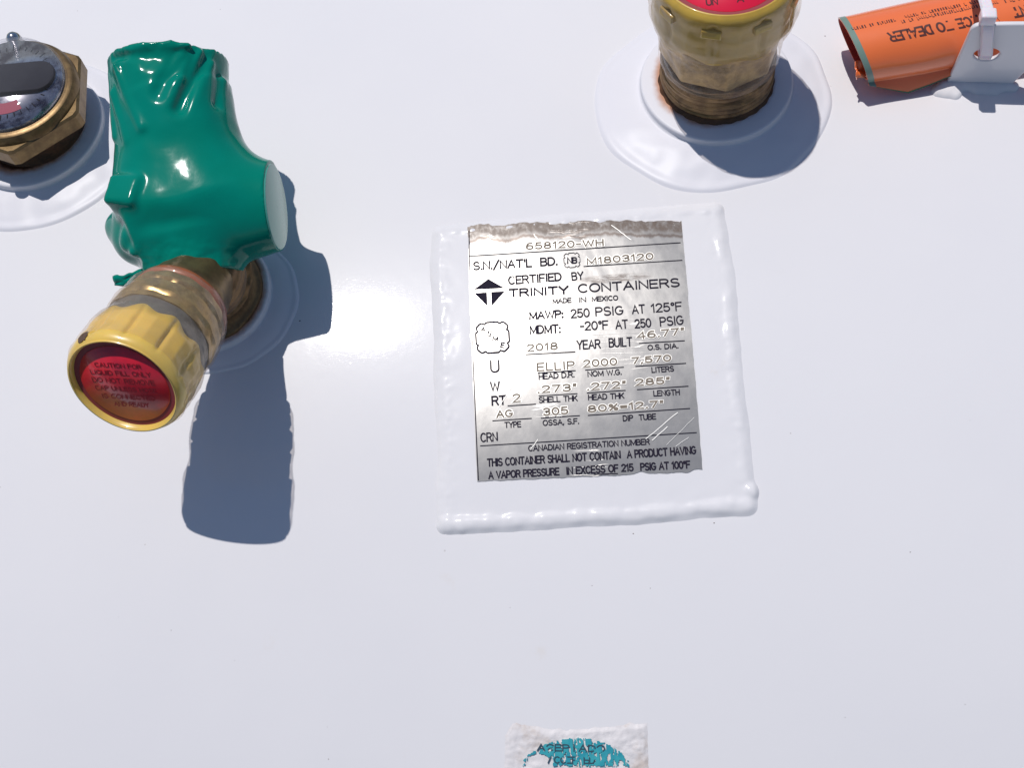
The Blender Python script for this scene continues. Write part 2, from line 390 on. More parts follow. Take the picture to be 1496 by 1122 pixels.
# ---------------------------------------------------------------- lettering: a single-stroke engraver's alphabet
def _arc(cx, cy, rx, ry, a0, a1, n=12):
    return [(cx + rx * math.cos(math.radians(a0 + (a1 - a0) * i / n)), cy + ry * math.sin(math.radians(a0 + (a1 - a0) * i / n))) for i in range(n + 1)]
GLYPH = {
 'A': (.68, [[(0, 0), (.34, 1), (.68, 0)], [(.12, .34), (.56, .34)]]),
 'B': (.58, [[(0, 0), (0, 1), (.32, 1)] + _arc(.32, .765, .22, .235, 90, -90) + [(0, .53)], [(.32, .53)] + _arc(.33, .265, .25, .265, 90, -90) + [(0, 0)]]),
 'C': (.64, [_arc(.34, .5, .34, .5, 48, 312, 18)]),
 'D': (.62, [[(0, 0), (0, 1), (.24, 1)] + _arc(.24, .5, .38, .5, 90, -90, 16) + [(0, 0)]]),
 'E': (.54, [[(.54, 1), (0, 1), (0, 0), (.54, 0)], [(0, .52), (.48, .52)]]),
 'F': (.52, [[(.52, 1), (0, 1), (0, 0)], [(0, .52), (.46, .52)]]),
 'G': (.68, [_arc(.34, .5, .34, .5, 48, 330, 18) + [(.66, .46), (.38, .46)]]),
 'H': (.60, [[(0, 0), (0, 1)], [(.6, 0), (.6, 1)], [(0, .52), (.6, .52)]]),
 'I': (.10, [[(.05, 0), (.05, 1)]]),
 'J': (.42, [[(.42, 1), (.42, .25)] + _arc(.21, .22, .21, .22, 0, -180)]),
 'K': (.58, [[(0, 0), (0, 1)], [(.56, 1), (0, .38)], [(.2, .6), (.6, 0)]]),
 'L': (.48, [[(0, 1), (0, 0), (.48, 0)]]),
 'M': (.74, [[(0, 0), (0, 1), (.37, .12), (.74, 1), (.74, 0)]]),
 'N': (.60, [[(0, 0), (0, 1), (.6, 0), (.6, 1)]]),
 'O': (.70, [_arc(.35, .5, .35, .5, 90, 450, 24)]),
 'P': (.56, [[(0, 0), (0, 1), (.3, 1)] + _arc(.3, .74, .26, .26, 90, -90) + [(0, .48)]]),
 'Q': (.70, [_arc(.35, .5, .35, .5, 90, 450, 24), [(.42, .24), (.68, -.04)]]),
 'R': (.60, [[(0, 0), (0, 1), (.32, 1)] + _arc(.32, .75, .25, .25, 90, -90) + [(0, .5)], [(.34, .5), (.6, 0)]]),
 'S': (.58, [_arc(.29, .75, .26, .25, 35, 245, 12) + [(.36, .49)] + _arc(.29, .255, .29, .255, 62, -145, 12)]),
 'T': (.62, [[(0, 1), (.62, 1)], [(.31, 1), (.31, 0)]]),
 'U': (.60, [[(0, 1), (0, .3)] + _arc(.3, .3, .3, .3, 180, 360, 14) + [(.6, 1)]]),
 'V': (.64, [[(0, 1), (.32, 0), (.64, 1)]]),
 'W': (.92, [[(0, 1), (.22, 0), (.46, .9), (.70, 0), (.92, 1)]]),
 'X': (.60, [[(0, 0), (.6, 1)], [(0, 1), (.6, 0)]]),
 'Y': (.62, [[(0, 1), (.31, .46), (.62, 1)], [(.31, .46), (.31, 0)]]),
 'Z': (.58, [[(0, 1), (.58, 1), (0, 0), (.58, 0)]]),
 '0': (.56, [_arc(.28, .5, .28, .5, 90, 450, 22)]),
 '1': (.26, [[(0, .78), (.2, 1), (.2, 0)]]),
 '2': (.54, [_arc(.27, .74, .26, .26, 165, -20, 12) + [(.44, .52), (0, 0), (.54, 0)]]),
 '3': (.54, [_arc(.27, .76, .25, .24, 155, -75, 12) + [(.22, .53)], [(.22, .53), (.3, .52)] + _arc(.27, .26, .27, .26, 75, -155, 12)]),
 '4': (.58, [[(.44, 0), (.44, 1), (0, .3), (.58, .3)]]),
 '5': (.54, [[(.48, 1), (.08, 1), (.04, .54)] + _arc(.26, .32, .28, .31, 128, -148, 14)]),
 '6': (.56, [[(.46, .95), (.32, 1)] + _arc(.32, .5, .31, .5, 100, 180, 8) + _arc(.28, .3, .27, .3, 180, 540, 18)]),
 '7': (.52, [[(0, 1), (.52, 1), (.18, 0)]]),
 '8': (.56, [_arc(.28, .76, .23, .24, -90, 270, 18), _arc(.28, .26, .28, .26, 90, 450, 18)]),
 '9': (.56, [_arc(.28, .7, .27, .3, 0, 360, 18) + _arc(.24, .5, .31, .5, 0, -80, 8) + [(.1, .04)]]),
 '.': (.08, [[(.02, .0), (.06, .06)]]), ',': (.1, [[(.06, .08), (.0, -.14)]]), ':': (.08, [[(.02, .0), (.06, .06)], [(.02, .55), (.06, .61)]]),
 "'": (.06, [[(.03, 1), (.03, .74)]]), '"': (.22, [[(.04, 1.0), (.02, .72)], [(.18, 1.0), (.16, .72)]]), '-': (.34, [[(0, .46), (.34, .46)]]), '=': (.42, [[(0, .6), (.42, .6)], [(0, .34), (.42, .34)]]),
 '/': (.5, [[(0, -.15), (.5, 1.1)]]), '%': (.66, [[(.05, 0), (.6, 1)], _arc(.14, .8, .12, .18, 0, 360, 10), _arc(.52, .2, .12, .18, 0, 360, 10)]),
 '°': (.26, [_arc(.13, .84, .13, .15, 0, 360, 10)]), ' ': (.26, []),
}
def strokes(txt, gap=.17):
    x = 0; out = []
    for ch in txt:
        w, pl = GLYPH[ch]
        for p_ in pl: out.append(np.array([(x + a, b) for a, b in p_], float))
        x += w + gap
    return out, max(1e-6, x - gap)
def ribbon2(pl, w):
    """list of 2-D centre lines -> flat ribbons of width w with mitred joints and square ends"""
    V = []; F = []
    for P in pl:
        keep = [0] + [i for i in range(1, len(P)) if np.linalg.norm(P[i] - P[i - 1]) > 1e-6]; P = P[keep]; n_ = len(P)
        if n_ < 2: continue
        d = P[1:] - P[:-1]; d /= np.linalg.norm(d, axis=1)[:, None]; nn = np.stack([-d[:, 1], d[:, 0]], 1)
        closed = np.linalg.norm(P[0] - P[-1]) < 1e-4; k = len(V)
        for i in range(n_):
            a_ = nn[i - 1] if i else (nn[-1] if closed else nn[0]); b_ = nn[i] if i < n_ - 1 else (nn[0] if closed else nn[-1])
            m_ = a_ + b_; L = np.linalg.norm(m_)
            m_ = b_ if L < .5 else m_ / L * min(1.9, 2 / L)
            q = P[i].copy()
            if not closed and i == 0: q = q - d[0] * w * .42
            if not closed and i == n_ - 1: q = q + d[-1] * w * .42
            V += [q + m_ * w / 2, q - m_ * w / 2]
            if i: F.append((k + 2 * i - 2, k + 2 * i - 1, k + 2 * i + 1, k + 2 * i))
    return np.array(V), F
def line_text(txt, p0, p1, cap_h, w, gap=.17):
    pl, L = strokes(txt, gap); p0, p1 = np.array(p0, float), np.array(p1, float); e = p1 - p0; ln = np.linalg.norm(e); e = e / ln; n_ = np.array([-e[1], e[0]])
    k = (ln - w) / L
    return ribbon2([p0 + e * w / 2 + np.outer(q[:, 0] * k, e) + np.outer(w / 2 + q[:, 1] * (cap_h - w), n_) for q in pl], w)
PLATE_ROWS = [
('s', '658120-WH', -17.89, 34.95, 9.35, 34.01, 3.23),
('p', "S.N./NAT'L", -36.34, 29.06, -15.85, 28.48, 3.33),
('p', 'BD.', -13.14, 28.51, -7.05, 28.38, 3.32),
('s', 'M1803120', 2.6, 27.38, 25.85, 27.37, 3.16),
('l', '', 1.65, 27.19, 35.2, 26.53, 0.0),
('l', '', -37.41, 34.61, 35.23, 33.17, 0.0),
('p', 'CERTIFIED', -24.45, 22.57, -6.05, 22.45, 3.27),
('p', 'BY', -2.75, 22.23, 1.43, 22.27, 3.13),
('P', 'TRINITY', -24.56, 17.95, -4.01, 17.39, 3.17),
('P', 'CONTAINERS', -0.9, 17.46, 33.46, 16.77, 3.35),
('p', 'MADE', -9.8, 14.33, -3.29, 14.17, 1.87),
('p', 'IN', -1.01, 14.04, 1.65, 13.95, 1.87),
('p', 'MEXICO', 3.5, 13.92, 12.44, 13.69, 1.86),
('p', 'MAWP:', -18.05, 9.16, -6.31, 8.84, 3.04),
('p', '250', -3.98, 8.51, 2.49, 8.43, 3.3),
('p', 'PSIG', 4.34, 8.54, 13.86, 8.33, 3.29),
('p', 'AT', 16.62, 8.29, 21.09, 8.24, 3.29),
('p', '125°F', 23.04, 8.21, 33.43, 8.12, 3.28),
('p', 'MDMT:', -18.17, 3.9, -7.58, 3.55, 3.27),
('p', '-20°F', -1.23, 3.81, 8.39, 3.53, 3.26),
('p', 'AT', 10.7, 3.34, 14.98, 3.31, 3.25),
('p', '250', 17.1, 3.13, 22.72, 3.12, 3.25),
('p', 'PSIG', 25.52, 3.09, 33.56, 3.13, 3.38),
('s', '2018', -19.58, -2.5, -8.71, -2.54, 3.23),
('l', '', -19.92, -3.12, -3.27, -3.5, 0.0),
('p', 'YEAR', -2.73, -2.83, 5.32, -3.03, 3.35),
('p', 'BUILT', 7.95, -2.92, 15.85, -3.12, 3.34),
('s', '46.77"', 17.36, -1.11, 33.81, -0.65, 3.09),
('l', '', 18.0, -2.2, 33.2, -2.54, 0.0),
('p', 'O.S. DIA.', 20.68, -4.92, 30.97, -5.05, 1.91),
('p', 'NB', -3.89, 28.66, -0.39, 28.48, 2.48),
('s', 'ELLIP', -16.69, -9.64, -3.53, -9.86, 3.5),
('l', '', -16.22, -9.87, -3.6, -10.04, 0.0),
('p', 'HEAD D.R.', -16.05, -12.24, -4.07, -12.36, 2.09),
('s', '2000', -1.25, -9.47, 10.59, -9.58, 3.17),
('l', '', -0.5, -10.1, 12.37, -10.1, 0.0),
('p', 'NOM W.G.', 0.17, -12.56, 11.55, -12.7, 2.02),
('s', '7,570', 14.83, -9.6, 28.43, -9.61, 2.91),
('l', '', 16.18, -10.15, 32.87, -10.41, 0.0),
('p', 'LITERS', 21.32, -12.84, 28.73, -12.92, 2.01),
('p', 'U', -32.08, -8.61, -28.89, -8.68, 4.48),
('p', 'W', -32.4, -15.08, -29.04, -15.09, 3.41),
('p', 'RT', -32.17, -20.01, -27.17, -20.01, 3.38),
('s', '2', -25.33, -19.72, -22.16, -19.65, 3.44),
('l', '', -26.89, -20.41, -17.47, -20.51, 0.0),
('s', '.273"', -16.97, -17.22, -3.32, -17.34, 3.14),
('l', '', -16.4, -17.83, -3.55, -18.01, 0.0),
('p', 'SHELL THK', -16.55, -20.26, -3.67, -20.57, 2.06),
('s', '.272"', -0.61, -17.55, 12.96, -17.66, 3.13),
('l', '', -0.53, -18.05, 12.32, -18.11, 0.0),
('p', 'HEAD THK', -0.23, -20.58, 11.68, -20.87, 2.05),
('s', '285"', 15.41, -17.22, 27.42, -17.35, 3.0),
('l', '', 16.05, -18.15, 32.91, -18.28, 0.0),
('p', 'LENGTH', 21.22, -20.92, 29.89, -21.1, 2.04),
('s', 'AG', -31.07, -24.58, -24.99, -24.55, 3.1),
('l', '', -32.19, -25.12, -19.16, -25.24, 0.0),
('p', 'TYPE', -28.33, -27.89, -22.77, -28.0, 2.1),
('s', '305', -15.63, -25.01, -6.76, -25.06, 3.22),
('l', '', -16.14, -25.4, -3.3, -25.51, 0.0),
('p', 'OSSA, S.F.', -15.71, -28.09, -3.68, -28.32, 2.03),
('s', '80%=12.7"', -0.85, -25.01, 24.63, -25.09, 2.96),
('l', '', -0.72, -25.64, 32.73, -25.83, 0.0),
('p', 'DIP', 10.58, -28.53, 14.05, -28.54, 2.02),
('p', 'TUBE', 15.78, -28.61, 21.5, -28.67, 2.02),
('p', 'CRN', -36.49, -32.09, -30.69, -32.15, 3.19),
('l', '', -36.67, -33.24, 34.09, -34.02, 0.0),
('p', 'CANADIAN REGISTRATION NUMBER', -20.98, -36.29, 18.71, -36.89, 2.06),
('b', 'THIS CONTAINER SHALL NOT CONTAIN', -34.76, -40.4, 9.0, -40.89, 2.77),
('b', 'A PRODUCT HAVING', 10.89, -40.91, 33.42, -41.1, 2.76),
('b', 'A VAPOR PRESSURE', -34.56, -44.52, -11.24, -44.86, 2.64),
('b', 'IN EXCESS OF 215', -9.15, -44.89, 12.79, -45.25, 2.63),
('b', 'PSIG AT 100°F', 14.86, -45.28, 31.06, -45.61, 2.62),
('l', 'left', -37.05, 44.57, -37.09, 34.58, 0.0)
]

# ================================================================ TANK
tank = T('propane_tank', 'large white painted steel tank whose glossy curved shell fills the whole picture', 'tank', frame(0, 0))
L0, L1 = -3100., 3100.
def tank_shell():
    seg = 768; prof = []
    for t in np.linspace(0, np.pi / 2, 14, endpoint=False): prof.append((L0 - 310 * np.cos(t), R * np.sin(t) + .01))
    for x in (L0, -1500, -800, -400, 0, 400, 800, 1500, L1): prof.append((float(x), R))
    for t in np.linspace(np.pi / 2, 0, 14)[1:]: prof.append((L1 + 310 * np.cos(t), R * np.sin(t) + .01))
    th = np.linspace(0, 2 * np.pi, seg, endpoint=False)
    V = np.concatenate([np.stack([np.full(seg, x), r * np.sin(th), r * np.cos(th) - R], 1) for x, r in prof])
    return V, [f[::-1] for f in grid_faces(seg, len(prof), True)]
V, F = tank_shell()
shell = mesh('shell', V, F, PAINT, tank)

def collar(M, cx, cs, r_top, h_top, r_out, seed, stretch=(1.0, 1.0, 0.0), hole=0.0):
    """a welded coupling: flat turned collar and the painted weld skirt that runs out onto the shell"""
    seg = 192; th = np.linspace(0, 2 * np.pi, seg, endpoint=False)
    out = wob(th, seed, 1.5, (2, 3, 5, 8, 13)); lob = stretch[0] + (stretch[1] - stretch[0]) * (.5 + .5 * np.cos(th - stretch[2])) ** 1.5
    rows = []
    def row(rr, hh): rows.append((np.broadcast_to(rr, (seg,)), np.broadcast_to(hh, (seg,))))
    row(hole, h_top * 1.0)
    row(r_top - .9, h_top); row(r_top - .25, h_top - .15); row(r_top, h_top - .7)
    row(r_top + .05, h_top - 1.8)
    rr_end = r_out * lob + out
    ripple = wob(th, seed + 5, .35, (3, 7, 11, 17))
    for u in np.linspace(0, 1, 22):
        base = r_top + .3 + (rr_end - r_top - .3) * u
        hgt = (h_top - 2.6) * (1 - u) ** 1.35 * .9 + .75 * np.sin(np.pi * min(1, u * 1.0)) ** .8 * (1 + ripple)
        hgt = hgt + .42 * np.exp(-((u - .9) / .10) ** 2) * (1 + .5 * ripple) - .45 * (u > .97)
        nz = np.array([noise.noise(Vector((b * math.cos(t) / 7, b * math.sin(t) / 7, seed))) for b, t in zip(base, th)])
        row(base, hgt + .32 * nz * math.sin(math.pi * u))
    row(rr_end + .8, -.6)
    V = np.concatenate([[(cx + r * math.cos(t), cs + r * math.sin(t), 0) for r, t in zip(rr, th)] for rr, hh in rows])
    H = np.concatenate([hh for rr, hh in rows])
    Wd = np.array([W(a, s_, h) for (a, s_, _), h in zip(V, H)])
    o = mesh('coupling', Wd, grid_faces(seg, len(rows), True), COLLAR, None, world_coords=True)
    # parts keep the frame of their own fitting so the rust ring stays concentric
    Mi = M.inverted(); o.data.transform(Mi); o.parent = tank; o.matrix_basis = WM[tank.name].inverted() @ M
    return o
RVX, RVS = 54.0, -3.1
GX, GS = -198.8, 3.1
MX, MS = -128.1, -71.4
M_RV, M_G, M_MV = frame(RVX, RVS), frame(GX, GS), frame(MX, MS)
collar(M_RV, RVX, RVS, 27.0, 6.2, 38.5, 3, (1.0, 1.19, -2.0), 14)
collar(M_G, GX, GS, 26.5, 6.0, 37.5, 9, (1.0, 1.12, -1.2), 14)
collar(M_MV, MX, MS, 21.5, 5.0, 27.5, 14, (1.0, 1.1, -.6), 10)

# ---------------------------------------------------------------- lug that carries the tag
LX, LS = 139.0, -10.9
M_LUG = frame(LX, LS, -8.0)
def lug():
    # outline in the (x, height) plane, drilled with a slot-like hole, 2.6 mm thick
    o = []
    o += [(-4.6, -1.0)]
    o += [(-3.6, 10), (-3.0, 20), (-2.6, 27.5)]
    for t in np.linspace(180, 90, 7): o.append((.1 + 2.7 * math.cos(math.radians(t)), 27.9 + 3.0 * math.sin(math.radians(t))))
    o += [(8, 31.4), (14, 31.6), (20, 31.0)]
    for t in np.linspace(90, 0, 7): o.append((22 + 3.4 * math.cos(math.radians(t)), 27.2 + 3.4 * math.sin(math.radians(t))))
    o += [(24.0, 20), (20.6, 8), (17.2, -1.0)]
    hole = [(5.6 + 4.3 * math.cos(t), 16.6 + 3.1 * math.sin(t)) for t in np.linspace(0, 2 * math.pi, 36, endpoint=False)]
    bm = bmesh.new()
    for ring in (o, hole):
        vs_ = [bm.verts.new((x * MM, 0, z * MM)) for x, z in ring]
        for i in range(len(vs_)): bm.edges.new((vs_[i], vs_[(i + 1) % len(vs_)]))
    bmesh.ops.triangle_fill(bm, edges=bm.edges[:], use_beauty=True)
    # drop any face filled inside the hole
    dead = [f for f in bm.faces if (f.calc_center_median() - Vector((5.6 * MM, 0, 16.6 * MM))).length < 2.6 * MM and all(((v.co.x / MM - 5.6) / 4.3) ** 2 + ((v.co.z / MM - 16.6) / 3.1) ** 2 < 1.05 for v in f.verts)]
    bmesh.ops.delete(bm, geom=dead, context='FACES')
    r = bmesh.ops.extrude_face_region(bm, geom=bm.faces[:])
    for v in r['geom']:
        if isinstance(v, bmesh.types.BMVert): v.co.y += 1.9 * MM
    bmesh.ops.recalc_face_normals(bm, faces=bm.faces[:])
    bmesh.ops.dissolve_limit(bm, angle_limit=.01, verts=bm.verts[:], edges=bm.edges[:])
    me = bpy.data.meshes.new('lug'); bm.to_mesh(me); bm.free()
    me.materials.append(LUGP.m); ob = bpy.data.objects.new('lug', me); C.objects.link(ob)
    ob.parent = tank; ob.matrix_basis = WM[tank.name].inverted() @ M_LUG
    bv = ob.modifiers.new('edge', 'BEVEL'); bv.width = .6 * MM; bv.segments = 3; bv.limit_method = 'ANGLE'; bv.angle_limit = math.radians(50)
    me.polygons.foreach_set('use_smooth', [True] * len(me.polygons))
    me.set_sharp_from_angle(angle=math.radians(40))
lug()
def lug_weld():
    def f(P):
        d = sd_cap(P, (-5, 0, 0), (18.5, 0, -.2), 2.2)
        d = smin(d, sd_cap(P, (-7.0, -2.6, -1.3), (-1.5, -3.6, -1.4), 2.9), 2.5)
        d = smin(d, sd_cap(P, (6, -1.5, -1.0), (12, -2.0, -1.0), 2.2), 2.0)
        return d + .08 * np.sin(P[..., 0] * 1.4) * np.cos(P[..., 1])
    V, F = surface_nets(f, (-12, -9, -2.5), (24, 6, 5), .45)
    o = mesh('weld', V, F, PAINT2); o.parent = tank; o.matrix_basis = WM[tank.name].inverted() @ M_LUG
lug_weld()

# ================================================================ DATA PLATE
plate = T('data_plate', 'engraved metal maker\'s plate framed by a white painted weld bead on the shell', 'data plate', frame(0, -99 - 5))
def seg_d(x, y, a, b):
    ax, ay = a; bx, by = b; dx, dy = bx - ax, by - ay; L = math.hypot(dx, dy)
    t = np.clip(((x - ax) * dx + (y - ay) * dy) / (L * L), 0, 1)
    return np.hypot(x - ax - t * dx, y - ay - t * dy), t * L, ((x - ax) * dy - (y - ay) * dx) / L
def pad():
    xs = np.arange(-60, 60.01, .55); ss = np.arange(-170, -44, .55)
    X, S = np.meshgrid(xs, ss)
    TL, TR, BR, BL = (-47.2, -54.2), (48.4, -54.0), (47.6, -157.6), (-48.2, -157.0)
    # wander of the bead
    wx = 1.0 * snoise(S, X * .2, 17, 1.0) + .35 * snoise(S, X, 5, 2.0); wy = .8 * snoise(X, S * .2, 19, 3.0) + .3 * snoise(X, S, 5, 4.0)
    Xw, Sw = X + wx, S + wy
    H = np.full(X.shape, -1.0); inside = np.ones(X.shape, bool); dmin = np.full(X.shape, 1e9)
    spec = [(TL, TR, 2.7, 1.15, 11), (TR, BR, 2.4, 1.0, 12), (BR, BL, 2.7, 1.35, 13), (BL, TL, 2.4, .75, 14)]
    bead = np.zeros(X.shape)
    for a_, b_, wd, ht, sd in spec:
        d, t, sgn = seg_d(Xw, Sw, a_, b_)
        inside &= sgn > 0
        dmin = np.minimum(dmin, d)
        bump = 1 + .06 * np.sin(t * .62 + 1.2 * np.sin(t * .23 + sd)) + .24 * snoise(t, X * 0 + sd, 8, sd) + .12 * snoise(t, X * 0 + sd, 3.6, sd + 3)
        wv = wd * (1 + .16 * snoise(t, X * 0 + sd * 3, 6, sd))
        q = np.clip(1 - (d / wv) ** 2, 0, 1)
        bead = np.maximum(bead, ht * bump * np.sqrt(q) * (q > 0))
    for (cx, cy), r_, h_ in ((BL, 3.2, 1.7), (BR, 2.8, 1.1), ((42.5, -156.9), 2.8, 1.5), ((-44.0, -157.3), 3.0, 1.7), ((-51.4, -158.9), 2.0, 1.0), (TR, 3.0, 1.3), ((49.3, -153.0), 2.8, 1.5)):
        q = np.clip(1 - ((Xw - cx) ** 2 + (Sw - cy) ** 2) / r_ ** 2, 0, 1); bead = np.maximum(bead, h_ * np.sqrt(q))
    sd_ = np.where(inside, -dmin, dmin)
    base = 1.1 * (1 - np.clip((sd_ - .2) / 3.8, 0, 1) ** 1.3)           # pad thickness fading out under the bead
    H = np.maximum(base, bead * 1.0 + .2 * (bead > 0)) + .16 * snoise(X, S, 1.9, 6.0) * np.clip(1 - dmin / 4.5, 0, 1) + .12 * snoise(X, S, 7, 8.0) * np.clip(1 - (-sd_ - 4) / 4, 0, 1)
    fade = np.clip((dmin - 3.2) / 2.0, 0, 1) * (~inside)
    H = H * (1 - fade) - .7 * fade
    k = 3
    for _ in range(k):
        Hp = np.pad(H, 1, mode='edge'); H = (Hp[1:-1, 1:-1] * 4 + Hp[:-2, 1:-1] + Hp[2:, 1:-1] + Hp[1:-1, :-2] + Hp[1:-1, 2:]) / 8
    Wd = np.array([W(a_, b_, c_) for a_, b_, c_ in zip(X.ravel(), S.ravel(), H.ravel())])
    F = [f for f in grid_faces(len(xs), len(ss))]
    mesh('weld_bead_frame', Wd, F, PAINT2, plate, world_coords=True)
pad()
PC = [(-37.6, -52.7), (36.3, -57.6), (34.8, -145.9), (-38.2, -143.9)]      # TL TR BR BL
def lerp(a, b, t): return (a[0] + (b[0] - a[0]) * t, a[1] + (b[1] - a[1]) * t)
def metal():
    nu, nv = 110, 130; V = []; UV = []
    def n1(x, sd): return noise.fractal(Vector((x, sd, 0)), .9, 2.1, 4)
    for j in range(nv):
        v = j / (nv - 1)
        for i in range(nu):
            u = i / (nu - 1)
            t_ = lerp(PC[0], PC[1], u); b_ = lerp(PC[3], PC[2], u); x, s = lerp(b_, t_, v)
            et = 1.1 * n1(u * 9, 1) + .35 * n1(u * 45, 8) + 1.0 * max(0, math.sin(u * math.pi)) ; eb = .32 * n1(u * 22, 2) - .9 * math.exp(-((u - .73) / .025) ** 2) * -1 + (.9 * math.exp(-((u - .98) / .03) ** 2))
            el = .20 * n1(v * 16, 3) + (.8 * math.exp(-((v - .93) / .02) ** 2)) - .5 * math.exp(-((v - .55) / .01) ** 2); er = .22 * n1(v * 16, 4)
            s += et * v ** 6 + eb * (1 - v) ** 10; x += el * (1 - u) ** 10 + er * u ** 10
            V.append(W(x, s, 1.35 + .05 * n1(u * 3 + v * 2.3, 5))); UV.append((u, v))
    F = grid_faces(nu, nv)
    mesh('metal_sheet', V, F, PLATE, plate, uvs=UV, world_coords=True)
metal()
H0 = 1.56
def on_shell(V2, h): return [W(a_, b_, h) for a_, b_ in V2]
def strip(pts, w, h, name, mat, parent):
    pts = [np.array(q, float) for q in pts]; V = []; F = []
    for i, q in enumerate(pts):
        a_ = pts[max(i - 1, 0)]; b_ = pts[min(i + 1, len(pts) - 1)]; d = (b_ - a_) / max(1e-9, np.linalg.norm(b_ - a_)); n_ = np.array([-d[1], d[0]])
        for sg in (-.5, .5):
            r_ = q + n_ * sg * w; V.append(W(r_[0], r_[1], h))
        if i: k = 2 * i; F.append((k - 2, k - 1, k + 1, k))
    return mesh(name, V, F, mat, parent, world_coords=True, smooth=False)
for k, t, x0, s0, x1, s1, ch in PLATE_ROWS:
    s0 -= 99; s1 -= 99
    if k == 'l':
        if t == 'left': continue
        n_ = 24; strip([lerp((x0, s0), (x1, s1), i / n_) for i in range(n_ + 1)], .27, H0, 'ruled_line', INK, plate)
    elif k == 's':
        V, F = line_text(t, (x0, s0), (x1, s1), ch, 1.0, .24)
        a_ = mesh('stamped_number', on_shell(V, H0 - .02), F, STAMP_LIP, plate, world_coords=True, smooth=False)
        V, F = line_text(t, (x0 + .19, s0 + .16), (x1 - .19, s1 + .16), ch - .36, .60, .24)
        Mi = np.array(WM[plate.name].inverted()); Vl = np.array([list(v) for v in on_shell(V, H0 + .03)]) @ Mi[:3, :3].T + Mi[:3, 3]
        mesh('stamp_shading', Vl, F, STAMP_SHADE, a_, smooth=False, mm=False)
    else:
        V, F = line_text(t, (x0, s0), (x1, s1), ch, {'p': .44, 'P': .50, 'b': .46}[k] * (1.22 if x0 < -5 and s0 > -121 else 1) if ch > 2.3 else .33)
        mesh('printed_word', on_shell(V, H0), F, INK, plate, world_coords=True, smooth=False)
strip([lerp((-37.1, -54.6), (-37.35, -64.4), i / 6) for i in range(7)] + [lerp((-37.35, -64.4), (-37.85, -143.6), i / 30) for i in range(1, 31)], .3, H0 + .02, 'ruled_line', INK, plate)
strip([lerp((-.2, -144.35), (7.6, -144.6), i / 4) for i in range(5)], .3, H0 + .03, 'ruled_line', INK, plate)
def flat_poly(pts, name, h=H0):
    mesh(name, [W(a_, b_, h) for a_, b_ in pts], [tuple(range(len(pts)))], INK, plate, world_coords=True, smooth=False)
for a_, b_, w_ in (((-14.6, -58.0), (-13.0, -61.0), .22), ((12.4, -56.9), (18.6, -63.3), .26), ((-26, -70.8), (-22.5, -74.0), .12), ((17.5, -134), (28.6, -125.8), .30), ((19.5, -134.6), (24.8, -130.4), .34), ((24, -136.5), (33.8, -128.0), .14), ((-30, -120), (-24.5, -112), .12), ((-20, -134.6), (-17.6, -131.4), .2), ((27, -137), (31.4, -134.4), .2)):
    pts_ = [np.array(lerp(a_, b_, i / 8)) + rng.normal(0, .07, 2) for i in range(9)]
    strip(pts_, w_, H0 + .045, 'scratch', STAMP_LIP, plate)
flat_poly([(-36.31, -77.11), (-25.95, -77.4), (-31.12, -73.65)][::-1], 'logo_triangle')
flat_poly([(-36.24, -78.48), (-31.88, -78.59), (-31.88, -83.66)][::-1], 'logo_triangle')
flat_poly([(-30.4, -78.58), (-25.82, -78.7), (-30.44, -83.71)][::-1], 'logo_triangle')
# quatrefoil mark with four letters running down its diagonal
def clover(cx, cs, rx, ry, lobe=.13):
    P = []
    for t in np.linspace(0, 2 * math.pi, 97):
        q = max(abs(math.cos(t)), abs(math.sin(t))); r_ = 1 / q; r_ = min(r_, 1.18) * (1 - lobe * math.exp(-((abs(((t / (math.pi / 2)) % 1) - .5) - .20) / .05) ** 2))
        P.append((cx + rx * r_ * math.cos(t), cs + ry * r_ * math.sin(t)))
    return P
strip(clover(-30.7, -95.1, 5.6, 5.5), .62, H0, 'clover_outline', INK, plate)
strip(clover(-2.15, -69.1, 2.75, 2.75, .2), .22, H0, 'clover_outline', INK, plate)
for ch_, (x_, s_), dx_, ds_ in (('A', (-34.7, -92.6), 1.3, -.35), ('S', (-32.7, -94.4), 1.3, -.35), ('M', (-31.0, -96.3), 1.5, -.4), ('E', (-28.4, -98.9), 1.1, -.3)):
    V, F = line_text(ch_, (x_, s_), (x_ + dx_ * 1.25, s_ + ds_ * 1.25), 2.0, .42); mesh('printed_word', on_shell(V, H0), F, INK, plate, world_coords=True, smooth=False)

